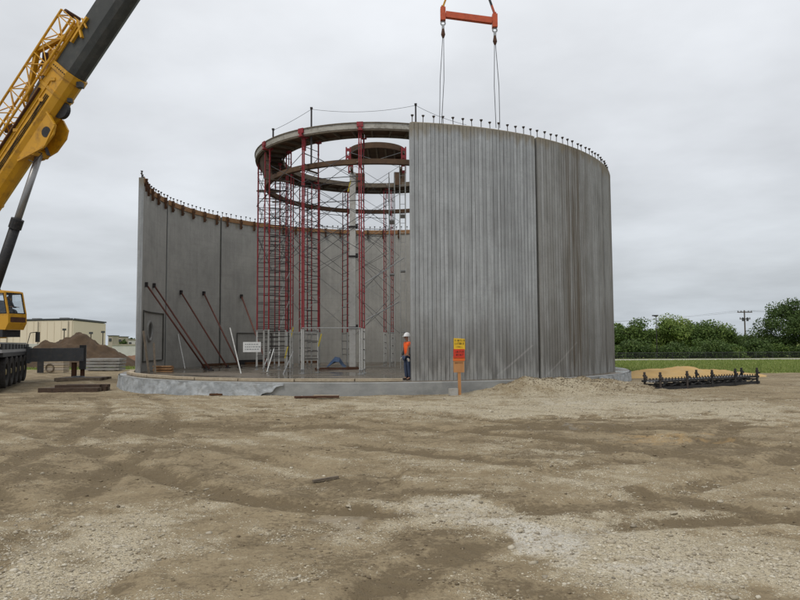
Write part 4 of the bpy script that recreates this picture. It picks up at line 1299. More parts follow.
# ------------------------------------------------------------------ crane
crane = thing('mobile_crane', (-20.7, 34.2, 0), 'yellow mobile crane with dark telescopic boom at the left edge', 'crane')
BA = ap(2, 180, 33.0); BB = ap(120, 2, 30.96)
bd = (BB - BA).normalized()
bs = bd.cross(Vector((0, 0, 1))).normalized()         # towards the camera side
bu = bs.cross(bd).normalized()                        # up normal of the boom
if bs.y > 0: bs = -bs
if bu.z < 0: bu = -bu
def B(t, u=0.0, s=0.0): return BA + bd * t + bu * u + bs * s
def boom_sec(t0, t1, w_, h_, name, mat):
    prof = [(-w_ / 2, h_ / 2), (w_ / 2, h_ / 2), (w_ / 2, -h_ * 0.22), (w_ * 0.34, -h_ * 0.42), (w_ * 0.14, -h_ / 2), (-w_ * 0.14, -h_ / 2), (-w_ * 0.34, -h_ * 0.42), (-w_ / 2, -h_ * 0.22)]
    m = MB(); m.prism([B(t0, u, s) for s, u in prof], bd * (t1 - t0))
    return m.build(name, mat, crane)
boom_sec(-9.2, 6.5, 1.15, 1.40, 'boom_base_section', 'crane_yellow')
boom_sec(6.4, 17.5, 1.10, 1.34, 'boom_section', 'boom_dark')
boom_sec(17.4, 28.0, 1.0, 1.2, 'boom_section', 'boom_dark')
boom_sec(27.9, 37.0, 0.88, 1.05, 'boom_section', 'boom_dark')
for t0, t1, g in ((6.15, 6.5, 0.07), (5.2, 5.35, 0.035), (-1.2, -1.1, 0.03)):
    boom_sec(t0, t1, 1.15 + g * 2, 1.40 + g * 2, 'boom_collar', 'crane_yellow')
tip = B(37.0)
m = MB(); m.tube(tip + bs * 0.3, tip - bs * 0.3, 0.42, n=18); m.build('tip_sheave', 'black_steel', crane)
for dx in (-0.1, 0.1):
    m = MB(); m.tube(tip + Vector((0.35 + dx, 0, 0)), hook + Vector((dx, 0, 1.2)), 0.014, n=4); m.build('hoist_rope', 'wire', crane)
# lift cylinder boss under the base section
m = MB()
for s0 in (-0.45, 0.34):
    m.prism([B(1.35, -0.30, s0), B(4.2, -0.20, s0), B(4.3, -0.70, s0), B(4.1, -1.30, s0), B(3.7, -1.50, s0), B(2.9, -1.46, s0), B(2.1, -1.05, s0)], bs * 0.10)
m.build('cylinder_mount', 'crane_yellow', crane)
m = MB(); m.tube(B(3.55, -1.08, 0.455), B(3.55, -1.08, 0.40), 0.26, n=20); m.build('pin_recess', 'black_steel', crane)
m = MB()
m.bar(B(4.3, -0.45, 0.45), B(4.1, -1.28, 0.45), 0.07, 0.09); m.bar(B(4.1, -1.28, 0.45), B(3.0, -1.46, 0.45), 0.07, 0.09); m.bar(B(1.5, -0.62, 0.45), B(2.9, -1.44, 0.45), 0.07, 0.09)
m.build('mount_rib', 'crane_yellow', crane)
# small plates, cleats and a rope sheave on the near side and underside
for t_, u in ((5.75, 0.15), (4.6, 0.05), (2.6, 0.35)):
    m = MB(); m.box(B(t_, u, 0.60), (0.22, 0.10, 0.16)); m.build('cleat', 'crane_yellow', crane)
for t_, sz in ((6.3, 0.26), (5.4, 0.19)):
    m = MB(); m.box(B(t_, -0.88, 0.1), (sz, sz, sz)); m.build('wear_pad', 'black_steel', crane)
m = MB(); m.tube(B(4.75, -0.72, -0.10), B(4.75, -0.72, 0.12), 0.42, n=22); m.build('rope_sheave', 'black_steel', crane)
# lift cylinder
ct = B(2.35, -1.05, 0.0); cb = Vector((-20.9, 33.5, 2.9))
dc = (cb - ct).normalized(); Lc = (cb - ct).length
MB().tube(ct, ct + dc * Lc * 0.55, 0.17, n=16).build('cylinder_rod', 'chrome', crane, smooth=True)
MB().tube(ct + dc * Lc * 0.385, cb, 0.25, n=16).build('cylinder_barrel', 'black_steel', crane, smooth=True)
m = MB(); m.tube(ct + dc * Lc * 0.375, ct + dc * Lc * 0.43, 0.30, n=16).tube(ct + dc * Lc * 0.78, ct + dc * Lc * 0.81, 0.29, n=16); m.build('cylinder_gland', 'black_steel', crane)
m = MB(); m.tube(ct + bs * 0.45, ct - bs * 0.45, 0.16, n=14); m.build('cylinder_pin', 'crane_yellow', crane)
m = MB(); m.path([B(1.9, -1.1, 0.4), B(2.0, -1.45, 0.4), B(2.6, -1.5, 0.35), B(2.5, -1.25, 0.3)], 0.025, 5); m.bar(B(2.9, -1.3, 0.2), B(2.7, -1.75, 0.2), 0.2, 0.04); m.build('hose_guard', 'dark_steel', crane)
# stowed lattice jib along the top of the boom
JC = [(0.84, -0.10), (0.84, 0.74), (1.98, -0.02), (1.98, 0.66)]
T0, T1 = -9.0, 8.6
m = MB()
for u, s in JC: m.tube(B(T0, u, s), B(T1, u, s), 0.06, n=7)
m.build('jib_chord', 'crane_yellow', crane, smooth=False)
m = MB()
t_ = T0; fl = 0
while t_ < T1 - 0.01:
    t2 = min(t_ + 0.72, T1)
    for a, b in ((0, 2), (1, 3), (0, 1), (2, 3)):
        ua, ub = (JC[a], JC[b]) if fl else (JC[b], JC[a])
        m.tube(B(t_, *ua), B(t2, *ub), 0.032, n=5)
    for a, b in ((0, 2), (1, 3)): m.tube(B(t2, *JC[a]), B(t2, *JC[b]), 0.03, n=5)
    t_ = t2; fl ^= 1
m.build('jib_lacing', 'crane_yellow', crane)
m = MB(); m.tube(B(T1 + .02, 1.98, -0.45), B(T1 + .02, 1.98, 0.45), 0.11, n=10); m.build('jib_foot', 'rust_brown', crane)
for s in (-0.5, 0.5):
    m = MB()
    m.bar(B(6.2, 2.05, s), B(8.2, 0.70, s), 0.18, 0.22, bs); m.bar(B(6.2, 2.0, s), B(4.0, 0.80, s), 0.18, 0.24, bs); m.bar(B(8.6, 0.75, s), B(5.6, 0.75, s), 0.20, 0.26, bs)
    m.bar(B(8.5, 1.0, s), B(7.6, 0.72, s), 0.10, 0.14, bs); m.bar(B(6.0, 1.2, s), B(5.2, 0.75, s), 0.09, 0.12, bs)
    m.build('jib_bracket', 'crane_yellow', crane)
for t_, u, sz in ((5.7, 1.30, (0.5, 0.5, 0.7)), (6.9, 1.15, (0.6, 0.5, 0.5)), (4.3, 1.5, (0.35, 0.5, 0.5)), (2.2, 1.4, (0.35, 0.4, 0.4)), (6.2, 1.7, (0.5, 0.3, 0.5))):
    m = MB(); m.box(B(t_, u, 0.05), sz, 0.4); m.build('winch_box', 'rust_brown' if t_ != 4.3 else 'crane_yellow', crane)
m = MB(); m.prism([B(6.3, 1.95, 0.1), B(7.9, 0.85, 0.1), B(4.9, 0.8, 0.1), B(5.3, 1.4, 0.1)], bs * 0.05); m.build('jib_gusset', 'crane_yellow', crane)
m = MB(); m.tube(B(3.9, 0.78, 0.45), B(6.2, 0.92, 0.50), 0.085, n=10); m.build('stow_cylinder', 'chrome', crane)
m = MB(); m.bar(B(8.7, 0.85, 0.60), B(8.2, 0.05, 0.61), 0.10, 0.16, bs).bar(B(9.1, 0.45, 0.61), B(7.7, 0.42, 0.61), 0.10, 0.18, bs).bar(B(8.9, 0.7, 0.6), B(8.7, 0.1, 0.66), 0.07, 0.08, bs); m.build('jib_hinge', 'crane_yellow', crane)
m = MB(); m.bar(B(-9, 0.50, 0.585), B(5.0, 0.50, 0.585), 0.05, 0.26, bs); m.build('side_channel', 'rust_brown', crane)
m = MB(); m.bar(B(-9, 0.26, 0.585), B(5.6, 0.26, 0.585), 0.05, 0.07, bs); m.build('side_rail', 'crane_yellow', crane)
m = MB(); m.bar(B(-9, 0.78, 0.3), B(3.4, 0.78, 0.3), 0.18, 0.2, bs); m.build('rope_tray', 'rust_brown', crane)
for k_ in range(3):
    MB().path([B(t_, 0.02 - 0.09 * k_, 0.60 + 0.02 * math.sin(t_ * 3 + k_)) for t_ in np.linspace(-8, 5.0, 18)], 0.022, 5).build('hydraulic_hose', 'black_steel', crane)
for k_ in range(7):
    m = MB(); m.tube(B(6.32, 0.55 - 0.14 * k_, 0.64), B(6.32, 0.55 - 0.14 * k_, 0.67), 0.035, n=6); m.build('bolt', 'dark_steel', crane)
for k_ in range(6):
    m = MB(); p = B(-1.0 + 1.2 * k_, 0.70, 0.45); m.box(p, (0.16, 0.16, 0.10), 0.3); m.build('rope_guide', 'dark_steel', crane)
# carrier
ce = Vector((-0.39, 0.92, 0)).normalized(); cn_ = Vector((0.92, 0.39, 0)).normalized()
W0 = gp(6, 388); 
cy = W0 - cn_ * 1.45
def K(a, b, z): return Vector((cy.x, cy.y, 0)) + ce * a + cn_ * b + Vector((0, 0, z))
def kbox(a0, a1, b0, b1, z0, z1):
    return [K(a0, b0, z0), K(a1, b0, z0), K(a1, b1, z0), K(a0, b1, z0), K(a0, b0, z1), K(a1, b0, z1), K(a1, b1, z1), K(a0, b1, z1)]
MB().hexa(kbox(-1.3, 8.6, -1.0, 1.0, 0.75, 1.55)).build('carrier_frame', 'black_steel', crane)
MB().hexa(kbox(-1.3, 8.6, -1.42, 1.42, 1.56, 1.70)).build('carrier_deck', 'deck_grey', crane)
MB().hexa(kbox(-1.1, 8.0, 1.10, 1.44, 1.38, 1.555)).build('fender', 'black_steel', crane)
m = MB()
for a in np.arange(-0.9, 8.0, 1.1): m.hexa(kbox(a, a + 0.7, 1.30, 1.40, 1.71, 1.95))
m.build('deck_box', 'black_steel', crane)
m = MB(); m.hexa(kbox(-1.2, 8.4, -1.3, 1.3, 1.96, 2.02)); m.build('deck_plate', 'deck_grey', crane)
m = MB(); m.tube(K(0, 0, 0), K(0, 0, 0) + cn_ * 0.42, 0.70, n=28); TY = None
def wheel(a, side):
    c0 = K(a, side * 1.12, 0.70); c1 = K(a, side * 1.46, 0.70)
    ax = (c1 - c0).normalized()
    m = MB()
    prof = [(0, 0.62), (0.03, 0.68), (0.10, 0.705), (0.24, 0.705), (0.31, 0.68), (0.34, 0.60), (0.30, 0.38), (0.04, 0.38)]
    x = Vector((0, 0, 1)); y = ax.cross(x); nn = 28; kk = len(prof)
    vs = [c0 + ax * p + (x * math.cos(2 * math.pi * i / nn) + y * math.sin(2 * math.pi * i / nn)) * r for i in range(nn) for p, r in prof]
    m.add(vs, [(i * kk + j, ((i + 1) % nn) * kk + j, ((i + 1) % nn) * kk + (j + 1) % kk, i * kk + (j + 1) % kk) for i in range(nn) for j in range(kk)])
    for i in range(nn):
        q = x * math.cos(2 * math.pi * (i + .5) / nn) + y * math.sin(2 * math.pi * (i + .5) / nn)
        m.bar(c0 + ax * 0.05 + q * 0.705, c0 + ax * 0.29 + q * 0.705, 0.07, 0.03, q)
    wl = bpy.data.objects.new('wheel', None); COL.objects.link(wl); wl.parent = crane; wl.location = c0 - PLACE[crane.name][0]
    PLACE[wl.name] = (c0, 0.0)
    m.build('tyre', 'rubber', wl)
    m = MB(); m.tube(c0 + ax * 0.10, c0 + ax * 0.22, 0.385, n=24).tube(c0 + ax * 0.22, c0 + ax * 0.30, 0.16, 0.12, n=12); m.build('rim', 'rim', wl)
for i in range(5): wheel(0.2 + 1.62 * i, 1)
# outrigger box, beam, jack
jk = Vector((-17.95, 37.9, gz(-17.95, 37.9) - 0.01))
jb = K(0, 0, 0); 
jkb = Vector((jk.x, jk.y, 0.0))
def obox(c0, c1, wd, z0, z1):
    m = MB(); d = (c1 - c0).normalized(); p = Vector((-d.y, d.x, 0)) * wd / 2
    return m.hexa([c0 - p + Vector((0, 0, z0)), c1 - p + Vector((0, 0, z0)), c1 + p + Vector((0, 0, z0)), c0 + p + Vector((0, 0, z0)),
                   c0 - p + Vector((0, 0, z1)), c1 - p + Vector((0, 0, z1)), c1 + p + Vector((0, 0, z1)), c0 + p + Vector((0, 0, z1))])
obox(jkb - cn_ * 5.6, jkb - cn_ * 2.55, 0.86, 0.90, 1.80).build('outrigger_box', 'grey_steel', crane)
obox(jkb - cn_ * 3.2, jkb + cn_ * 0.10, 0.62, 0.98, 1.72).build('outrigger_beam', 'grey_steel', crane)
m = MB(); m.box(jkb + Vector((0.05, 0, 1.2)), (0.34, 0.5, 1.35), 0.4); m.build('jack_housing', 'black_steel', crane)
m = MB(); m.tube(jk + Vector((-0.38, -0.1, 0.16)), jk + Vector((-0.38, -0.1, 1.0)), 0.14, n=14).tube(jk + Vector((0.05, 0, 0.16)), jk + Vector((0.05, 0, 0.62)), 0.12, n=14); m.build('jack_cylinder', 'rust_brown', crane)
m = MB(); m.tube(jk + Vector((-0.15, -0.05, 0.17)), jk + Vector((-0.15, -0.05, 0.25)), 0.38, 0.3, n=20); m.build('jack_float', 'grey_steel', crane)
pad = thing('outrigger_mat', (jk.x, jk.y, 0), 'brown timber mat under the crane outrigger jack', 'crane mat', 'crane mats')
for i in range(5):
    m = MB(); m.box(jk + Vector((0.12, -0.64 + 0.31 * i, 0.085)), (2.5, 0.29, 0.17), 0.0); m.build('timber', 'timber_dark' if i % 2 else 'timber_grey', pad)
mp = gp(76, 387); mp.z = gz(mp.x, mp.y) - 0.03
pad = thing('loose_mat', (mp.x, mp.y, 0), 'stack of dark timber mats lying on the dirt in front of the outrigger', 'crane mat', 'crane mats')
for i in range(4):
    m = MB(); m.box(mp + Vector((rnd.uniform(-.1, .1), -0.45 + 0.30 * i, 0.11)), (2.55 + rnd.uniform(-.1, .1), 0.28, 0.22), rnd.uniform(-.02, .02)); m.build('timber', 'timber_grey' if i % 2 else 'timber_dark', pad)
for i in range(2):
    m = MB(); m.box(mp + Vector((0.15 + 0.3 * i, -0.1 + 0.35 * i, 0.28)), (1.9, 0.28, 0.12), 0.12 - 0.2 * i); m.build('timber', 'timber_dark', pad)
# superstructure
hh = Vector((0.955, -0.296, 0)).normalized(); hs = Vector((0.296, 0.955, 0)).normalized()
def sbox(c, a0, a1, b0, b1, z0, z1):
    return [c + hh * a + hs * b + Vector((0, 0, z)) for a, b, z in ((a0, b0, z0), (a1, b0, z0), (a1, b1, z0), (a0, b1, z0), (a0, b0, z1), (a1, b0, z1), (a1, b1, z1), (a0, b1, z1))]
T = Vector((-21.4, 33.9, 0))
m = MB(); m.tube(T + Vector((0, 0, 1.9)), T + Vector((0, 0, 2.25)), 1.0, n=28); m.build('slew_ring', 'black_steel', crane)
MB().hexa(sbox(T, -5.4, 0.9, -0.95, 0.95, 2.25, 3.35)).build('upper_frame', 'crane_yellow', crane)
MB().hexa(sbox(T, -6.6, -4.4, -1.4, 1.4, 2.3, 4.0)).build('counterweight', 'grey_steel', crane)
m = MB(); m.hexa(sbox(T, -4.6, 0.6, -1.45, -1.0, 2.3, 3.2)); m.build('engine_cover', 'crane_yellow', crane)
# cab
cf = ap(26.5, 320, 32.4); cf = Vector((cf.x, cf.y, 0)) - hs * 1.05         # near front corner of the cab
CWD = 1.05
def Q(l, z, b=0.0): return cf + hh * l + hs * b + Vector((0, 0, z))
zc = 0.0
z_bot, z_sill, z_top = 2.62, 3.38, 4.46
m = MB(); m.prism([Q(-1.95, z_bot + .1), Q(-0.16, z_bot), Q(0.02, z_bot + 0.32), Q(0.0, z_sill), Q(-1.95, z_sill)], hs * CWD); m.build('cab_body', 'crane_yellow', crane)
m = MB(); m.prism([Q(-1.98, z_top - .06, -.02), Q(-0.26, z_top - .10, -.02), Q(-0.30, z_top - 0.01, -.02), Q(-0.5, z_top + .04, -.02), Q(-1.98, z_top + .05, -.02)], hs * (CWD + .04)); m.build('cab_roof', 'crane_yellow', crane)
for b_ in (0.035, CWD - 0.035):
    for l0, l1, w0, w1 in ((-0.04, -0.30, 0.07, 0.09), (-1.90, -1.90, 0.09, 0.10), (-0.98, -1.04, 0.07, 0.15)):
        m = MB(); m.bar(Q(l0, z_sill - .02, b_), Q(l1, z_top - .06, b_), w0, w1); m.build('cab_pillar', 'crane_yellow', crane)
for b_ in (0.0, CWD):
    for (l0, l1, l2, l3) in ((-0.10, -0.90, -0.97, -0.34), (-1.08, -1.84, -1.84, -1.12)):
        m = MB()
        pts = [Q(l0, z_sill + .03, b_), Q(l1, z_sill + .03, b_), Q(l2, z_top - .10, b_), Q(l3, z_top - .10, b_)]
        for a, b in zip(pts, pts[1:] + pts[:1]): m.bar(a, b, 0.035, 0.04)
        m.build('window_seal', 'black_steel', crane)
m = MB()
pts = [Q(-0.03, z_sill + .02, 0.06), Q(-0.03, z_sill + .02, CWD - .06), Q(-0.285, z_top - .10, CWD - .06), Q(-0.285, z_top - .10, 0.06)]
for a, b in zip(pts, pts[1:] + pts[:1]): m.bar(a, b, 0.05, 0.05)
m.build('windshield_seal', 'black_steel', crane)
for b_ in (0.03, CWD - 0.04):
    for pts in (((-0.10, z_sill), (-0.92, z_sill), (-0.99, z_top - .08), (-0.34, z_top - .08)), ((-1.06, z_sill), (-1.85, z_sill), (-1.85, z_top - .06), (-1.10, z_top - .06))):
        m = MB(); m.prism([Q(l, z, b_) for l, z in pts], hs * 0.008); m.build('side_glass', 'cab_glass', crane)
m = MB(); m.prism([Q(-0.035, z_sill, 0.08), Q(-0.29, z_top - .10, 0.08), Q(-0.30, z_top - .10, 0.08), Q(-0.045, z_sill, 0.08)], hs * (CWD - .16)); m.build('windshield', 'cab_glass', crane)
m = MB(); m.prism([Q(0.022, 2.98, 0.12), Q(0.022, 3.22, 0.12), Q(0.034, 3.22, 0.12), Q(0.034, 2.98, 0.12)], hs * (CWD - .2)); m.build('kick_grille', 'rust_brown', crane)
m = MB(); m.hexa(sbox(cf, -2.1, -0.3, 0.0, 1.0, 2.28, 2.62)); m.build('cab_mount', 'black_steel', crane)
m = MB(); m.path([K(6.9, 1.45, 1.72), K(6.9, 1.62, 2.55), K(6.9, 1.95, 2.6)], 0.02, 5); m.bar(K(6.9, 1.98, 2.05), K(6.9, 1.98, 2.6), 0.10, 0.28); m.build('mirror', 'black_steel', crane)
m = MB(); m.hexa(sbox(cf, -1.05, -0.52, 0.35, 0.85, 3.38, 3.50)).hexa(sbox(cf, -1.12, -1.0, 0.35, 0.85, 3.4, 4.05)); m.build('seat', 'black_steel', crane)

# ------------------------------------------------------------------ people (skin-modifier figures)
def skin(name, verts, edges, radii, mat, parent, root=0, sub=1):
    me = bpy.data.meshes.new(name)
    me.from_pydata([tuple(v) for v in verts], edges, [])
    o = bpy.data.objects.new(name, me); COL.objects.link(o)
    o.modifiers.new('s', 'SKIN')
    sv = me.skin_vertices[0].data
    for i, r_ in enumerate(radii):
        sv[i].radius = r_ if isinstance(r_, tuple) else (r_, r_)
        sv[i].use_root = (i == root)
    sb = o.modifiers.new('b', 'SUBSURF'); sb.levels = sub; sb.render_levels = sub
    dg = bpy.context.evaluated_depsgraph_get()
    nm = bpy.data.meshes.new_from_object(o.evaluated_get(dg))
    bpy.data.objects.remove(o)
    nm.materials.clear(); nm.materials.append(MAT[mat]); nm.shade_smooth()
    ob = bpy.data.objects.new(name, nm); COL.objects.link(ob)
    ob.parent = parent
    return ob
def hand_verts(wr, dirv, side, s=1.0):
    """wrist, direction; returns palm + fingers as chain lists"""
    d = Vector(dirv).normalized(); q = Vector(side).normalized()
    V = [wr + d * 0.045 * s]
    E = []
    for k, (off, L) in enumerate(((-0.03, .075), (-0.01, .085), (0.01, .08), (0.03, .062))):
        b0 = len(V)
        V += [wr + d * 0.09 * s + q * off * s, wr + d * (0.09 + L * .55) * s + q * off * s + Vector((0, 0.012, 0)), wr + d * (0.09 + L) * s + q * off * s + Vector((0, 0.03, 0))]
        E += [(0, b0), (b0, b0 + 1), (b0 + 1, b0 + 2)]
    b0 = len(V)
    V += [wr + d * 0.05 * s - q * 0.045 * s, wr + d * 0.085 * s - q * 0.06 * s]
    E += [(0, b0), (b0, b0 + 1)]
    return V, E
pp = Vector((0.27, 25.88, SLAB))
person = thing('person', pp, 'worker in orange vest, white hard hat and jeans at the edge of the ribbed panel', 'person')
Z = lambda *q: Vector(q)
bv = [Z(0, 0, 0.95), Z(0, 0.01, 1.15), Z(0, 0.01, 1.36), Z(0, 0, 1.47), Z(-0.01, -0.005, 1.545), Z(-0.02, -0.01, 1.64), Z(-0.02, -0.01, 1.715),
      Z(-0.17, 0.01, 1.40), Z(-0.23, 0.0, 1.13), Z(-0.265, -0.10, 0.92), Z(0.17, 0.01, 1.40), Z(0.24, 0.02, 1.14), Z(0.25, -0.06, 0.90),
      Z(-0.095, 0, 0.88), Z(-0.11, -0.02, 0.49), Z(-0.115, 0.02, 0.09), Z(-0.15, -0.11, 0.04), Z(0.095, 0, 0.88), Z(0.10, 0.01, 0.49), Z(0.105, 0.04, 0.09), Z(0.12, -0.10, 0.04)]
be = [(0, 1), (1, 2), (2, 3), (3, 4), (4, 5), (5, 6), (2, 7), (7, 8), (8, 9), (2, 10), (10, 11), (11, 12), (0, 13), (13, 14), (14, 15), (15, 16), (0, 17), (17, 18), (18, 19), (19, 20)]
br = [(0.15, 0.11), (0.15, 0.105), (0.165, 0.11), 0.06, 0.058, (0.075, 0.095), (0.065, 0.085), 0.062, 0.046, 0.033, 0.062, 0.046, 0.033, 0.085, 0.06, 0.045, 0.035, 0.085, 0.06, 0.045, 0.035]
body = skin('body', bv, be, br, 'skin', person)
hv, he = hand_verts(Z(-0.268, -0.11, 0.90), (-0.06, -0.18, -1), (0.4, -0.9, 0))
skin('hand', hv, he, [0.028] + [0.011, 0.010, 0.009] * 4 + [0.013, 0.011], 'glove', person)
hv, he = hand_verts(Z(0.25, -0.07, 0.88), (0.02, -0.18, -1), (0.4, 0.9, 0))
skin('hand', hv, he, [0.028] + [0.011, 0.010, 0.009] * 4 + [0.013, 0.011], 'glove', person)
skin('vest', [Z(0, 0, 0.90), Z(0, 0.01, 1.15), Z(0, 0.01, 1.36), Z(0, 0.0, 1.45), Z(-0.17, 0.01, 1.41), Z(-0.20, 0.005, 1.27), Z(0.17, 0.01, 1.41), Z(0.205, 0.01, 1.27)],
     [(0, 1), (1, 2), (2, 3), (2, 4), (4, 5), (2, 6), (6, 7)], [(0.175, 0.13), (0.17, 0.125), (0.19, 0.13), 0.075, 0.082, 0.066, 0.082, 0.066], 'vest_orange', person)
skin('sleeve', [Z(-0.20, 0.005, 1.28), Z(-0.232, 0, 1.13), Z(-0.262, -0.09, 0.94)], [(0, 1), (1, 2)], [0.062, 0.056, 0.044], 'shirt_dark', person)
skin('sleeve', [Z(0.205, 0.01, 1.28), Z(0.242, 0.02, 1.14), Z(0.25, -0.05, 0.92)], [(0, 1), (1, 2)], [0.062, 0.056, 0.044], 'shirt_dark', person)
skin('trousers', [Z(0, 0, 0.93), Z(-0.095, 0, 0.86), Z(-0.11, -0.02, 0.49), Z(-0.115, 0.03, 0.07), Z(0.095, 0, 0.86), Z(0.10, 0.01, 0.49), Z(0.105, 0.05, 0.07)],
     [(0, 1), (1, 2), (2, 3), (0, 4), (4, 5), (5, 6)], [(0.16, 0.118), 0.098, 0.076, 0.066, 0.098, 0.076, 0.066], 'denim', person)
for sx, yy in ((-0.115, 0.03), (0.105, 0.05)):
    skin('boot', [Z(sx, yy + .03, 0.24), Z(sx, yy + .02, 0.07), Z(sx - .015, yy - .10, 0.045), Z(sx - .02, yy - .17, 0.04)], [(0, 1), (1, 2), (2, 3)], [0.06, 0.058, 0.045, 0.036], 'boot', person)
m = MB()
c = pp + Vector((-0.02, 0.005, 1.68)); nn = 18
for j in range(5): 
    pass
vs = []; fs = []
for j in range(6):
    a = R(90) * j / 5
    for i in range(nn):
        p = 2 * math.pi * i / nn
        vs.append(c + Vector((math.cos(p) * 0.115 * math.cos(a), math.sin(p) * 0.145 * math.cos(a), 0.155 * math.sin(a))))
fs = [(j * nn + i, j * nn + (i + 1) % nn, (j + 1) * nn + (i + 1) % nn, (j + 1) * nn + i) for j in range(5) for i in range(nn)]
m.add(vs, fs); m.prism([c + Vector((math.cos(2 * math.pi * i / nn) * 0.14, math.sin(2 * math.pi * i / nn) * (0.17 if math.sin(2 * math.pi * i / nn) > 0 else 0.20), -0.005)) for i in range(nn)], (0, 0, 0.014))
m.build('hard_hat', 'helmet_white', person, smooth=False)
m = MB(); m.prism([c + Vector((math.cos(2 * math.pi * i / 12) * 0.085, 0.045 + math.sin(2 * math.pi * i / 12) * 0.05, -0.19)) for i in range(12)], (0, 0, 0.17)); m.build('neck_shade', 'helmet_white', person)
# face towards the tower on the left
for dx, dy, dz, r_ in ((-0.045, -0.098, 1.645, 0.012), (0.012, -0.103, 1.645, 0.012)):
    pass
m = MB()
for dx in (-0.052, 0.012): m.box(pp + Vector((dx, -0.102, 1.648)), (0.024, 0.02, 0.012))
m.box(pp + Vector((-0.02, -0.105, 1.575)), (0.045, 0.015, 0.010)); m.build('eyes_and_mouth', 'hair', person)
m = MB(); m.prism([pp + Vector((-0.035, -0.095, 1.60)), pp + Vector((-0.005, -0.095, 1.60)), pp + Vector((-0.02, -0.135, 1.605)), ], (0, 0.005, 0.05)); m.build('nose', 'skin', person)
person.rotation_euler.z = R(-62)
# operator in the cab
op = cf + hh * (-0.72) + hs * 0.60 + Vector((0, 0, 3.5))
oper = thing('person', op, 'operator in dark clothes and cap seated in the crane cab', 'person')
f_ = hh
def O(a, b, z): return hh * a + hs * b + Vector((0, 0, z))
skin('body', [O(0, 0, 0.05), O(0.0, 0, 0.32), O(0.02, 0, 0.50), O(0.04, 0, 0.58), O(0.07, 0, 0.68), O(0.07, 0, 0.76), O(0.02, -0.2, 0.46), O(0.14, -0.24, 0.22), O(0.36, -0.18, 0.22), O(0.02, 0.2, 0.46), O(0.14, 0.24, 0.22), O(0.36, 0.18, 0.22), O(0.40, -0.12, 0.04), O(0.48, -0.12, -0.30), O(0.40, 0.12, 0.04), O(0.48, 0.12, -0.30)],
     [(0, 1), (1, 2), (2, 3), (3, 4), (4, 5), (2, 6), (6, 7), (7, 8), (2, 9), (9, 10), (10, 11), (0, 12), (12, 13), (0, 14), (14, 15)],
     [(0.15, 0.12), (0.15, 0.11), (0.15, 0.10), 0.06, 0.085, 0.075, 0.06, 0.05, 0.035, 0.06, 0.05, 0.035, 0.08, 0.055, 0.08, 0.055], 'shirt_dark', oper)
skin('face', [O(0.085, 0, 0.62), O(0.10, 0, 0.70), O(0.09, 0, 0.74)], [(0, 1), (1, 2)], [0.075, 0.085, 0.07], 'skin', oper)
skin('cap', [O(0.06, 0, 0.77), O(0.07, 0, 0.82), O(0.19, 0, 0.765)], [(0, 1), (0, 2)], [0.10, 0.07, 0.04], 'hair', oper)
for sy in (-0.18, 0.18):
    hv, he = hand_verts(O(0.36, sy, 0.22), hh, hs)
    skin('hand', hv, he, [0.03] + [0.012, 0.011, 0.010] * 4 + [0.013, 0.011], 'skin', oper)

# ------------------------------------------------------------------ warning sign on a stake
sg = gp(458.5, 394.5)
sgz = gz(sg.x, sg.y)
sg = Vector((sg.x, min(sg.y, 24.35), sgz))
sg.x = sg.y * (458.5 - 400) / 671.5
sgn = thing('warning_sign', sg, 'yellow and red warning sign on a wooden stake beside the slab', 'sign')
m = MB(); m.bar(sg + Vector((0.02, 0.03, -0.2)), sg + Vector((0, 0.03, 1.35)), 0.11, 0.05, (0, 1, 0)); m.build('stake', 'sign_wood', sgn)
def plate(x0, x1, z0, z1, y, mat, name, sk=0.0):
    m = MB(); m.hexa([sg + Vector(q) for q in ((x0, y, z0), (x1, y, z0 + sk), (x1, y + .012, z0 + sk), (x0, y + .012, z0), (x0, y, z1), (x1, y, z1 + sk), (x1, y + .012, z1 + sk), (x0, y + .012, z1))])
    return m.build(name, mat, sgn)
plate(-0.20, 0.19, 0.82, 1.36, -0.012, 'sign_wood', 'backboard')
plate(-0.185, 0.225, 1.66, 2.06, -0.030, 'sign_yellow', 'yellow_plate', -0.03)
plate(-0.20, 0.205, 1.345, 1.66, -0.046, 'sign_red', 'red_plate', 0.0)
plate(-0.215, 0.215, 1.24, 1.40, -0.026, 'sign_orange', 'orange_strip', 0.0)
m = MB()
def glyphs(m, x0, x1, z, h, y, rows=1):
    x = x0
    while x < x1 - 0.02:
        L = rnd.choice((0.028, 0.034, 0.04))
        st = rnd.randint(0, 3)
        m.box(sg + Vector((x + 0.006, y, z)), (0.010, 0.004, h))
        if st != 0: m.box(sg + Vector((x + L * .5, y, z + h * .42)), (L * .8, 0.004, h * 0.2))
        if st > 1: m.box(sg + Vector((x + L * .8, y, z)), (0.010, 0.004, h * .9))
        if st == 3: m.box(sg + Vector((x + L * .5, y, z)), (L * .7, 0.004, h * 0.18))
        x += L + 0.014
glyphs(m, -0.15, 0.20, 1.965, 0.07, -0.034); glyphs(m, -0.14, 0.18, 1.855, 0.075, -0.034); glyphs(m, -0.10, 0.14, 1.74, 0.035, -0.034)
m.build('black_lettering', 'print_black', sgn)
m = MB(); glyphs(m, -0.13, 0.16, 1.56, 0.07, -0.05); glyphs(m, -0.10, 0.16, 1.45, 0.06, -0.05); m.build('red_plate_lettering', 'print_black', sgn)
m = MB(); glyphs(m, -0.15, 0.15, 1.16, 0.05, -0.016); m.build('stake_marks', 'rust_brown', sgn)

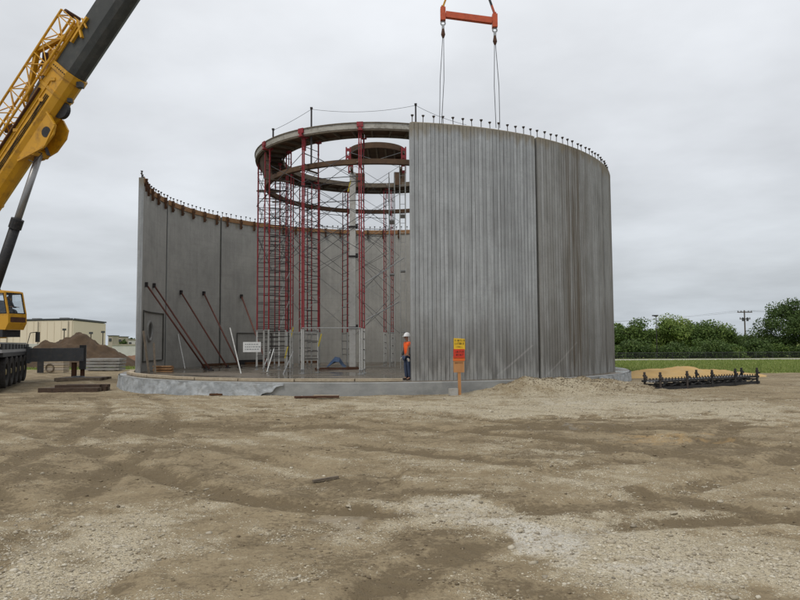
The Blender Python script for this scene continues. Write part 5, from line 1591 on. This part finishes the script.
# ------------------------------------------------------------------ loose things by the slab
q = gp(315, 398); q.z = gz(q.x, q.y)
m = MB(); m.box(q + Vector((0.05, 0.1, 0.05)), (1.55, 0.22, 0.06), 0.05)
rt = m.build('plank', 'rust_brown', None, loc=q); tag(rt, 'reddish plank lying on the dirt in front of the slab', 'plank')
m = MB(); m.box(q + Vector((0.35, 0.42, 0.06)), (0.9, 0.16, 0.05), -0.15)
tag(m.build('plank', 'plank_pale', None, loc=q), 'pale short plank behind the reddish plank in front of the slab', 'plank')
q = gp(216, 394); q.z = gz(q.x, q.y)
m = MB(); m.box(q + Vector((0, 0.05, 0.05)), (0.5, 0.16, 0.07), -0.08).box(q + Vector((0.12, 0.2, 0.05)), (0.3, 0.12, 0.09), 0.5)
tag(m.build('timber_offcut', 'bracket_wood', None, loc=q), 'dark timber offcut below the plastic sheet at the left', 'timber')
a, b = gp(313, 482), gp(338, 478)
a.z = gz(a.x, a.y) + 0.03; b.z = gz(b.x, b.y) + 0.03
m = MB(); m.bar(a, b, 0.045, 0.03)
tag(m.build('stake', 'timber_grey', None, loc=a), 'short grey stake lying alone on the dirt', 'stake')
q = gp(451, 393); q.z = gz(q.x, 24.3)
m = MB(); m.box(Vector((q.x, 24.35, q.z + 0.12)), (0.30, 0.2, 0.26), 0.3)
tag(m.build('concrete_chunk', 'concrete_pale', None, loc=(q.x, 24.35, q.z)), 'pale concrete chunk at the foot of the warning sign', 'rubble')

# ------------------------------------------------------------------ black form rack on the right
r0, r1 = Vector((9.75, 25.75, 0)), Vector((15.9, 29.9, 0))
rd = (r1 - r0).normalized(); rp_ = Vector((-rd.y, rd.x, 0))
if rp_.y < 0: rp_ = -rp_
RL = (r1 - r0).length
rack = thing('form_rack', (r0 + r1) / 2, 'long low black steel form rack with upright posts on the dirt', 'steel rack')
def RK(a, b, z):
    p = r0 + rd * a + rp_ * b
    return Vector((p.x, p.y, z))
g0 = 0.02
WB = 0.6
for b_ in (0, WB):
    m = MB(); m.bar(RK(0, b_, 0.09), RK(RL, b_, 0.07), 0.10, 0.12); m.build('base_rail', 'black_steel', rack)
    m = MB(); m.bar(RK(0, b_, 0.36), RK(RL, b_, 0.33), 0.06, 0.08); m.build('top_rail', 'black_steel', rack)
for i in range(12):
    m = MB(); a = RL * (i + 0.5) / 12; m.bar(RK(a, -0.12, 0.22), RK(a, WB + 0.12, 0.22), 0.06, 0.06); m.build('cross_beam', 'black_steel', rack)
for i in range(5):
    b_ = 0.14 + (WB - .28) * i / 4
    m = MB(); m.bar(RK(0.15, b_, 0.34), RK(RL - .15, b_, 0.34), 0.10, 0.05); m.build('form_slat', 'grey_steel' if i % 2 else 'deck_grey', rack)
for i in range(5):
    a = RL * (0.03 + 0.94 * i / 4)
    for b_, hh_ in ((-0.05, 0.72), (WB + 0.05, 0.70)):
        if b_ > 0 and i in (1, 3): continue
        m = MB(); m.bar(RK(a, b_, 0.0), RK(a, b_, hh_), 0.075, 0.06, (0, 1, 0)); m.bar(RK(a - 0.07, b_, hh_ - 0.14), RK(a + 0.07, b_, hh_ - 0.14), 0.07, 0.06); m.box(RK(a, b_ - .04, 0.5), (0.12, 0.12, 0.08)); m.build('post', 'stud_steel' if i in (0, 1) else 'black_steel', rack)
m = MB(); m.box((0, 0, 0.03), (0.03, 0.03, 0.08)); m.tube((0, 0, 0.065), (0, 0, 0.08), 0.03, n=6); PEG = m.mesh('peg', 'black_steel')
base = PLACE[rack.name][0]
for i in range(34):
    a = 0.25 + (RL - .5) * i / 33
    for b_ in (0.02, WB - 0.02): inst(PEG, 'peg', rack, RK(a, b_, 0.37) - base)
for i in range(10):
    a = RL * i / 10
    m = MB(); m.bar(RK(a, 0, 0.12), RK(a + RL / 10, 0, 0.30), 0.035, 0.035); m.build('truss_web', 'black_steel', rack)
def mound(name, c, rx, ry, h_, mat, label, cat, seed, rz=0.0, n=84, rough=0.35):
    vs = []; m = MB()
    for j in range(n + 1):
        for i in range(n + 1):
            x = (i / n * 2 - 1) * 1.25; y = (j / n * 2 - 1) * 1.25
            r_ = math.hypot(x, y)
            vs.append((x, y, r_))
    X = np.array([v[0] for v in vs]); Y = np.array([v[1] for v in vs]); Rr = np.hypot(X, Y) + 0.13 * fbm(X * 1.3 + seed, Y * 1.3, 4)
    H = np.clip(1 - Rr, -0.25, 1) ** 1.0
    H = np.where(Rr < 1, (np.clip(1 - Rr, 0, 1)) ** 0.78, -0.3)
    H = H * (1 + rough * fbm(X * 3 + seed * 3, Y * 3, 4)) + 0.06 * fbm(X * 7 + seed, Y * 7, 4, 0.6) * (Rr < 1)
    ca, sa = math.cos(rz), math.sin(rz)
    m.add([(c[0] + (x * rx) * ca - (y * ry) * sa, c[1] + (x * rx) * sa + (y * ry) * ca, c[2] + hh_ * h_) for x, y, hh_ in zip(X, Y, H)],
          [(j * (n + 1) + i, j * (n + 1) + i + 1, (j + 1) * (n + 1) + i + 1, (j + 1) * (n + 1) + i) for j in range(n) for i in range(n)])
    return tag(m.build(name, mat, None, loc=c, smooth=True), label, cat)
mound('sand_pile', (15.6, 37.2, -0.06), 5.0, 2.6, 0.55, 'sand', 'low orange sand pile behind the black rack', 'sand pile', 4, 0.1)
mound('soil_mound', (-29.4, 60.0, -0.25), 6.6, 4.5, 3.0, 'soil', 'brown soil heap behind the crane outrigger', 'soil heap', 9)
mound('soil_mound', (-27.5, 74, -0.4), 5.5, 3.0, 1.5, 'brick_red', 'low reddish soil heap between the brown heap and the tank', 'soil heap', 2)

# ------------------------------------------------------------------ left background: stacks, building
st0, st1 = gp(84, 371.5), gp(120, 370.5)
names = ['lowest grey concrete slab of the stack behind the outrigger', 'second grey concrete slab from the ground in the stack behind the outrigger',
         'third grey concrete slab from the ground in the stack behind the outrigger', 'topmost grey concrete slab of the stack behind the outrigger']
for i in range(4):
    z0 = 0.02 + 0.225 * i
    c = (st0 + st1) / 2 + Vector((rnd.uniform(-.05, .05), 0.6, z0))
    L = (st1 - st0).length
    rt = thing('precast_slab', c, names[i], 'concrete slab', 'precast slabs stacked behind the outrigger')
    m = MB(); m.box(c + Vector((0, 0, 0.115)), (L, 1.2, 0.165), rnd.uniform(-.01, .01)); m.build('slab_body', 'concrete_plain', rt)
    for dx in (-0.38, 0.0, 0.38):
        m = MB(); m.box(c + Vector((dx * L, 0, 0.015)), (0.12, 1.18, 0.032)); m.build('spacer', 'timber_grey', rt)
bk = gp(56.5, 373)
rt = thing('crate', (bk.x, bk.y, 0), 'tan slatted crate with a round end behind the outrigger beam', 'crate')
for i in range(5):
    m = MB(); m.box(bk + Vector((0, 0, 0.12 + 0.165 * i)), (1.32, 0.8, 0.145)); m.build('slat', 'wall_tan' if i % 2 else 'plank_pale', rt)
m = MB(); m.torus(bk + Vector((-0.25, -0.43, 0.36)), (0, 1, 0), 0.26, 0.045, 18, 6); m.build('hoop', 'timber_grey', rt)
bk2 = gp(43, 373)
rt = thing('tool_box', (bk2.x, bk2.y, 0), 'dark steel box beside the tan crate behind the outrigger beam', 'box')
m = MB(); m.box(bk2 + Vector((0, 0, 0.42)), (0.5, 0.6, 0.80)); m.build('box_body', 'black_steel', rt)
m = MB(); m.box(bk2 + Vector((0, 0, 0.85)), (0.56, 0.66, 0.06)); m.build('lid', 'grey_steel', rt)
# beige warehouse
b1, b2, b3 = ap(-22, 345, 116), ap(72, 345, 110), ap(104.5, 345, 128)
hz = 5.9
wh = thing('warehouse', (b2.x, b2.y, -1.2), 'long beige flat roofed warehouse behind the soil heap', 'building')
def wallseg(a, b, z0, z1, th, mat, name, par):
    m = MB(); m.bar(Vector((a.x, a.y, (z0 + z1) / 2)), Vector((b.x, b.y, (z0 + z1) / 2)), th, z1 - z0); return m.build(name, mat, par)
wallseg(b1, b2, -1.6, hz, 0.3, 'wall_beige', 'wall', wh)
wallseg(b2, b3, -1.6, hz - 0.06, 0.3, 'wall_beige', 'wall', wh)
m = MB(); far = b1 + (b3 - b2)
m.prism([Vector((q.x, q.y, hz + 0.004)) for q in (b1, b2, b3, far)], (0, 0, 0.2)); m.build('roof', 'roof_trim', wh)
dv_ = (b2 - b1).normalized(); nv_ = Vector((dv_.y, -dv_.x, 0))
wallseg(b1 + nv_ * .2 + dv_ * 0, b2 + nv_ * .2 + dv_ * .22, hz + 0.10, hz + 0.34, 0.12, 'roof_trim', 'roof_trim', wh)
dv2 = (b3 - b2).normalized(); nv2 = Vector((dv2.y, -dv2.x, 0))
wallseg(b2 + nv2 * .22, b3 + nv2 * .22, hz + 0.08, hz + 0.34, 0.12, 'roof_trim', 'roof_trim', wh)
for i in range(14):
    p = b1.lerp(b2, (i + 0.5) / 14) + nv_ * 0.18
    m = MB(); m.bar(Vector((p.x, p.y, -1.5)), Vector((p.x, p.y, hz - 0.1)), 0.08, 0.05); m.build('wall_seam', 'wall_beige', wh)
for i in range(3):
    p = b2.lerp(b3, 0.3 + 0.25 * i) + nv2 * 0.2
    m = MB(); m.box(Vector((p.x, p.y, 1.2)), (1.4, 0.12, 1.2), math.atan2(dv2.y, dv2.x)); m.build('window', 'roof_trim', wh)
pd = b1.lerp(b2, 0.62) + nv_ * 0.22
m = MB(); m.box(Vector((pd.x, pd.y, 0.4)), (3.2, 0.14, 3.4), math.atan2(dv_.y, dv_.x)); m.build('roller_door', 'wall_white', wh)
for f_ in (0.33, 0.66, 0.97):
    p = b1.lerp(b2, f_) + nv_ * 0.3
    m = MB(); m.tube((p.x, p.y, -1.4), (p.x, p.y, hz - 0.1), 0.07, n=6); m.build('downpipe', 'wall_tan', wh)
for f_ in (0.5, 0.8):
    p = b1.lerp(b2, f_) + (b3 - b2) * 0.3
    m = MB(); m.box((p.x, p.y, hz + 0.45), (1.3, 1.0, 0.5)); m.build('roof_vent', 'deck_grey', wh)
def block(name, px0, px1, ptop, pbot, Y, dep, mat, label, cat='building', wins=0):
    a, b = ap(px0, pbot, Y), ap(px1, ptop, Y)
    z0 = gz(a.x, Y) - 0.3
    rt = thing(name, ((a.x + b.x) / 2, Y, z0), label, cat)
    m = MB(); m.box(((a.x + b.x) / 2, Y + dep / 2, (z0 + b.z) / 2), (abs(b.x - a.x), dep, b.z - z0)); m.build('wall', mat, rt)
    m = MB(); m.box(((a.x + b.x) / 2, Y + dep / 2, b.z + 0.12), (abs(b.x - a.x) + 0.4, dep + 0.4, 0.24)); m.build('roof', 'roof_trim' if mat != 'wall_white' else 'wall_tan', rt)
    for i in range(wins):
        x = min(a.x, b.x) + abs(b.x - a.x) * (i + 0.5) / wins
        m = MB(); m.box((x, Y - 0.05, b.z - 1.3), (0.9, 0.12, 1.0)); m.build('window', 'roof_trim', rt)
block('far_building', 108, 112.5, 336, 345, 225, 5, 'wall_tan', 'small tan building at the end of the warehouse', wins=1)
block('far_building', 113, 121.5, 337, 345, 235, 6, 'wall_tan', 'tan two storey block between warehouse and tank', wins=3)
block('far_building', 112, 139, 345, 350, 190, 8, 'wall_white', 'long low white shed just left of the tank', wins=0)
block('far_building', 127, 140, 340, 345, 245, 8, 'wall_white', 'white gabled building half hidden by the tank edge', wins=2)
rt = thing('white_rail_fence', (-29, 77.4, gz(-29, 77.4)), 'thin white rail fence on the grass left of the tank', 'fence')
for i in range(9):
    x = -34 + i * 1.2; z = gz(x, 77.4)
    m = MB(); m.bar((x, 77.4, z - .1), (x, 77.4, z + 0.7), 0.08, 0.08); m.build('post', 'wall_white', rt)
for dz in (0.35, 0.62):
    m = MB(); m.bar((-34.2, 77.4, gz(-30, 77.4) + dz), (-24.2, 77.4, gz(-26, 77.4) + dz), 0.05, 0.08); m.build('rail', 'wall_white', rt)
for i, (px, py, Y, lab) in enumerate(((64.3, 329.5, 100, 'slim dark mast standing on the soil heap skyline'), (91, 333, 95, 'short dark post behind the soil heap'), (103, 332, 98, 'dark pole at the warehouse end'))):
    p = ap(px, py, Y); z = gz(p.x, Y)
    rt = thing('yard_pole', (p.x, Y, z), lab, 'pole')
    m = MB(); m.tube((p.x, Y, z), (p.x, Y, p.z), 0.10, 0.07, n=6); m.build('shaft', 'pole_wood', rt)
    m = MB(); m.box((p.x, Y, p.z), (0.45, 0.3, 0.3)); m.build('lamp_head', 'grey_steel', rt)

# ------------------------------------------------------------------ trees
def tree(name, base, h_, rx, rz_, mat, label, cat, group, seed, leaves=9000, leaf=0.34, trunk_h=0.35, low=0.12):
    rs = np.random.RandomState(seed)
    rt = thing(name, base, label, cat, group)
    bx, by, bz = base
    # trunk with limbs
    m = MB()
    top = Vector((bx + rs.uniform(-.4, .4), by, bz + h_ * 0.72))
    pts = [Vector((bx, by, bz - 0.3)), Vector((bx + rs.uniform(-.2, .2), by + rs.uniform(-.2, .2), bz + h_ * 0.28)), Vector((bx + rs.uniform(-.4, .4), by, bz + h_ * 0.5)), top]
    rr = [h_ * 0.028, h_ * 0.021, h_ * 0.014, h_ * 0.004]
    for i in range(3): m.tube(pts[i], pts[i + 1], rr[i], rr[i + 1], n=7)
    nl = 8
    limbs = []
    for i in range(nl):
        t_ = 0.28 + 0.42 * i / nl
        a = i * 2.4 + rs.uniform(-.4, .4)
        s0 = Vector((bx, by, bz + h_ * t_))
        L = rx * rs.uniform(0.55, 0.9)
        e_ = s0 + Vector((math.cos(a) * L, math.sin(a) * L, h_ * rs.uniform(0.10, 0.26)))
        mid = s0.lerp(e_, 0.5) + Vector((0, 0, h_ * 0.03))
        m.tube(s0, mid, h_ * 0.010, h_ * 0.007, n=5); m.tube(mid, e_, h_ * 0.007, h_ * 0.002, n=5)
        limbs.append(e_)
    m.build('trunk', 'bark', rt)
    # crown: clumps of leaves
    nc = 64
    C_ = []
    while len(C_) < nc:
        p = rs.uniform(-1, 1, 3)
        r_ = np.linalg.norm(p)
        if r_ > 1 or r_ < 0.35: continue
        if p[2] < -0.85: continue
        C_.append(p)
    C_ = np.array(C_)
    ang = np.arctan2(C_[:, 1], C_[:, 0])
    lob = 1 + 0.34 * np.sin(ang * 2 + seed) + 0.24 * np.sin(ang * 3 + seed * 1.7 + C_[:, 2] * 3)
    cz_ = bz + h_ * (low + (1 - low) / 2)
    cen = np.stack([bx + C_[:, 0] * rx * lob * 0.85, by + C_[:, 1] * rz_ * lob * 0.85, cz_ + C_[:, 2] * h_ * (1 - low) / 2 * 0.88], -1)
    per = leaves // nc
    crad = rs.uniform(0.16, 0.34, nc) * rx * 1.15
    n = nc * per
    g = rs.randn(n, 3); g /= np.linalg.norm(g, axis=1)[:, None]
    rad = np.repeat(crad, per) * (0.35 + 0.75 * rs.rand(n) ** 0.6)
    P = np.repeat(cen, per, 0) + g * rad[:, None] * np.array([1.15, 1.15, 0.8])
    P[:, 2] = np.maximum(P[:, 2], bz + 0.1 + 0.2 * rs.rand(n))
    s = leaf * (0.6 + 0.7 * rs.rand(n))
    a1 = rs.randn(n, 3); a1 /= np.linalg.norm(a1, axis=1)[:, None]
    nrm = g * 0.6 + rs.randn(n, 3) * 0.7 + np.array([0, 0, 0.4])
    a1 = np.cross(nrm, a1); a1 /= np.linalg.norm(a1, axis=1)[:, None] + 1e-9
    a2 = np.cross(nrm, a1); a2 /= np.linalg.norm(a2, axis=1)[:, None] + 1e-9
    co = np.stack([P - a1 * s[:, None] * .5, P + a2 * s[:, None] * .33, P + a1 * s[:, None] * .5, P - a2 * s[:, None] * .33], 1)
    tone = np.clip(np.repeat(rs.uniform(0.2, 0.8, nc), per) + 0.2 * rs.randn(n), 0, 1)
    o = joined('crown', co.reshape(-1, 3) - np.array(base), np.arange(n * 4).reshape(-1, 4), mat, np.repeat(tone, 4), rt)
    return rt
def tree_px(px, ptop, Y, wpx, mat, label, seed, name='broadleaf_tree', cat='tree', group='trees beyond the chain fence', low=0.05, leaves=9000, base_drop=0.0):
    t_ = ap(px, ptop, Y)
    zb = gz(t_.x, Y)
    w_ = wpx * Y / 670 / 2
    tree(name, (t_.x, Y, zb), (t_.z - zb), w_, w_ * 0.9, mat, label, cat, group, seed, leaves, 0.40 * Y / 140, low=low)
tree_px(608, 322, 146, 34, 'leaf_mid', 'green tree half hidden behind the right edge of the tank', 21)
tree_px(634, 320.5, 140, 42, 'leaf_mid', 'rounded green tree just right of the tank', 22)
tree_px(673, 313.5, 142, 44, 'leaf_light', 'lighter green tree standing right of the lamp post', 23, leaves=10000)
tree_px(712, 321.5, 138, 52, 'leaf_mid', 'broad dome shaped green tree between lamp post and utility pole', 24, leaves=11000)
tree_px(690, 322, 150, 40, 'leaf_dark', 'dark tree filling the gap behind the lighter green tree', 30)
tree_px(655, 328, 148, 40, 'leaf_dark', 'dark tree behind the lamp post', 31)
tree_px(743, 335.5, 140, 40, 'leaf_dark', 'low dark tree under the utility pole', 25)
tree_px(768, 333, 138, 36, 'leaf_mid', 'low green tree left of the tallest tree', 26)
tree_px(792, 296, 134, 62, 'leaf_dark', 'tallest dark green tree at the right edge', 27, leaves=15000)
tree_px(835, 303, 138, 60, 'leaf_dark', 'dark green tree past the right edge of the picture', 28)
bl = ['low dark bush right of the tank behind the fence', 'low bush below the rounded green tree', 'low bush below the lamp post', 'low bush below the lighter green tree', 'low bush left of the domed tree', 'low bush below the domed tree',
      'low bush right of the domed tree', 'low bush below the utility pole', 'low bush left of the tallest tree', 'low bush below the tallest tree']
for i in range(10):
    px = 612 + 20.5 * i
    tree_px(px, (345, 341, 347, 343, 348, 342, 346, 340, 345, 347)[i], 129 + rnd.uniform(-1, 2), (26, 34, 24, 38, 22, 36, 28, 34, 26, 30)[i], 'leaf_dark' if i % 2 else 'leaf_mid', bl[i], 50 + i, 'bush', 'bush', 'bushes behind the chain fence', low=0.0, leaves=5200)
tree_px(123, 339.5, 210, 9, 'leaf_dark', 'small far dark tree left of the tank edge', 71, group='far trees on the left', leaves=1800)
tree_px(131, 337, 260, 10, 'leaf_dark', 'small far tree behind the white gabled building', 72, group='far trees on the left', leaves=1800)

# ------------------------------------------------------------------ chain fence, lamp post, utility pole
fy = 121.0
fz = thing('chain_fence', (45, fy, gz(45, fy)), 'grey chain link fence along the far road', 'fence')
xs = np.arange(22, 112, 3.0)
for x in xs:
    z = gz(x, fy)
    m = MB(); m.tube((x, fy, z - .1), (x, fy, z + 1.22), 0.03, n=6); m.build('post', 'grey_steel', fz)
for dz, r_ in ((1.18, 0.035), (0.65, 0.012), (0.1, 0.02)):
    m = MB(); z = gz(50, fy); m.tube((xs[0], fy, z + dz), (xs[-1], fy, z + dz), r_, n=5); m.build('rail', 'grey_steel', fz)
m = MB(); z = gz(50, fy)
hx = 0.22
for i in range(int((xs[-1] - xs[0]) / hx)):
    x = xs[0] + i * hx
    m.bar((x, fy, z + 0.1), (x + hx, fy, z + 1.2), 0.012, 0.012); m.bar((x + hx, fy + 0.015, z + 0.1), (x, fy + 0.015, z + 1.2), 0.012, 0.012)
o = m.build('wire_mesh', 'wire', fz); o['kind'] = 'stuff'
p = ap(656, 316, 128)
z = gz(p.x, 128)
rt = thing('street_lamp', (p.x, 128, z), 'tall lamp post with a flat head among the trees', 'street lamp')
m = MB(); m.tube((p.x, 128, z), (p.x, 128, p.z), 0.10, 0.07, n=8); m.build('pole', 'dark_steel', rt)
m = MB(); m.box((p.x - 0.15, 128, p.z + 0.08), (1.05, 0.5, 0.22)).box((p.x - 0.1, 128, p.z - 0.06), (0.5, 0.12, 0.12)); m.build('lamp_head', 'dark_steel', rt)
YU = 165
p = ap(744.3, 311, YU); z = gz(p.x, YU)
up = thing('utility_pole', (p.x, YU, z), 'wooden utility pole with double crossarms above the trees', 'utility pole')
m = MB(); m.tube((p.x, YU, z), (p.x, YU, p.z + 0.2), 0.20, 0.14, n=8); m.build('pole', 'pole_wood', up)
for dz, L in ((-0.30, 3.6), (-1.95, 2.6)):
    m = MB(); m.bar((p.x - L / 2, YU - 0.2, p.z + dz), (p.x + L / 2, YU - 0.2, p.z + dz), 0.18, 0.22); m.build('crossarm', 'pole_wood', up)
    for q in (-0.46, -0.25, 0.25, 0.46):
        m = MB(); m.tube((p.x + q * L, YU - .2, p.z + dz + .1), (p.x + q * L, YU - .2, p.z + dz + .42), 0.10, 0.07, n=6); m.build('insulator', 'grey_steel', up)
for q in (-0.55, 0.55):
    m = MB(); m.tube((p.x + q, YU - .3, p.z - 2.5), (p.x + q, YU - .3, p.z - 1.65), 0.26, n=10); m.build('transformer', 'grey_steel', up)
for q in (-0.46, 0.46):
    a = Vector((p.x + q * 3.6, YU - .2, p.z + 0.1))
    for b in (Vector((p.x - 62, YU + 30, p.z - 1.2)), Vector((p.x + 60, YU - 25, p.z + 0.6))):
        MB().path(sag(a, b, 1.6, 8), 0.022, 4).build('power_line', 'wire', up)
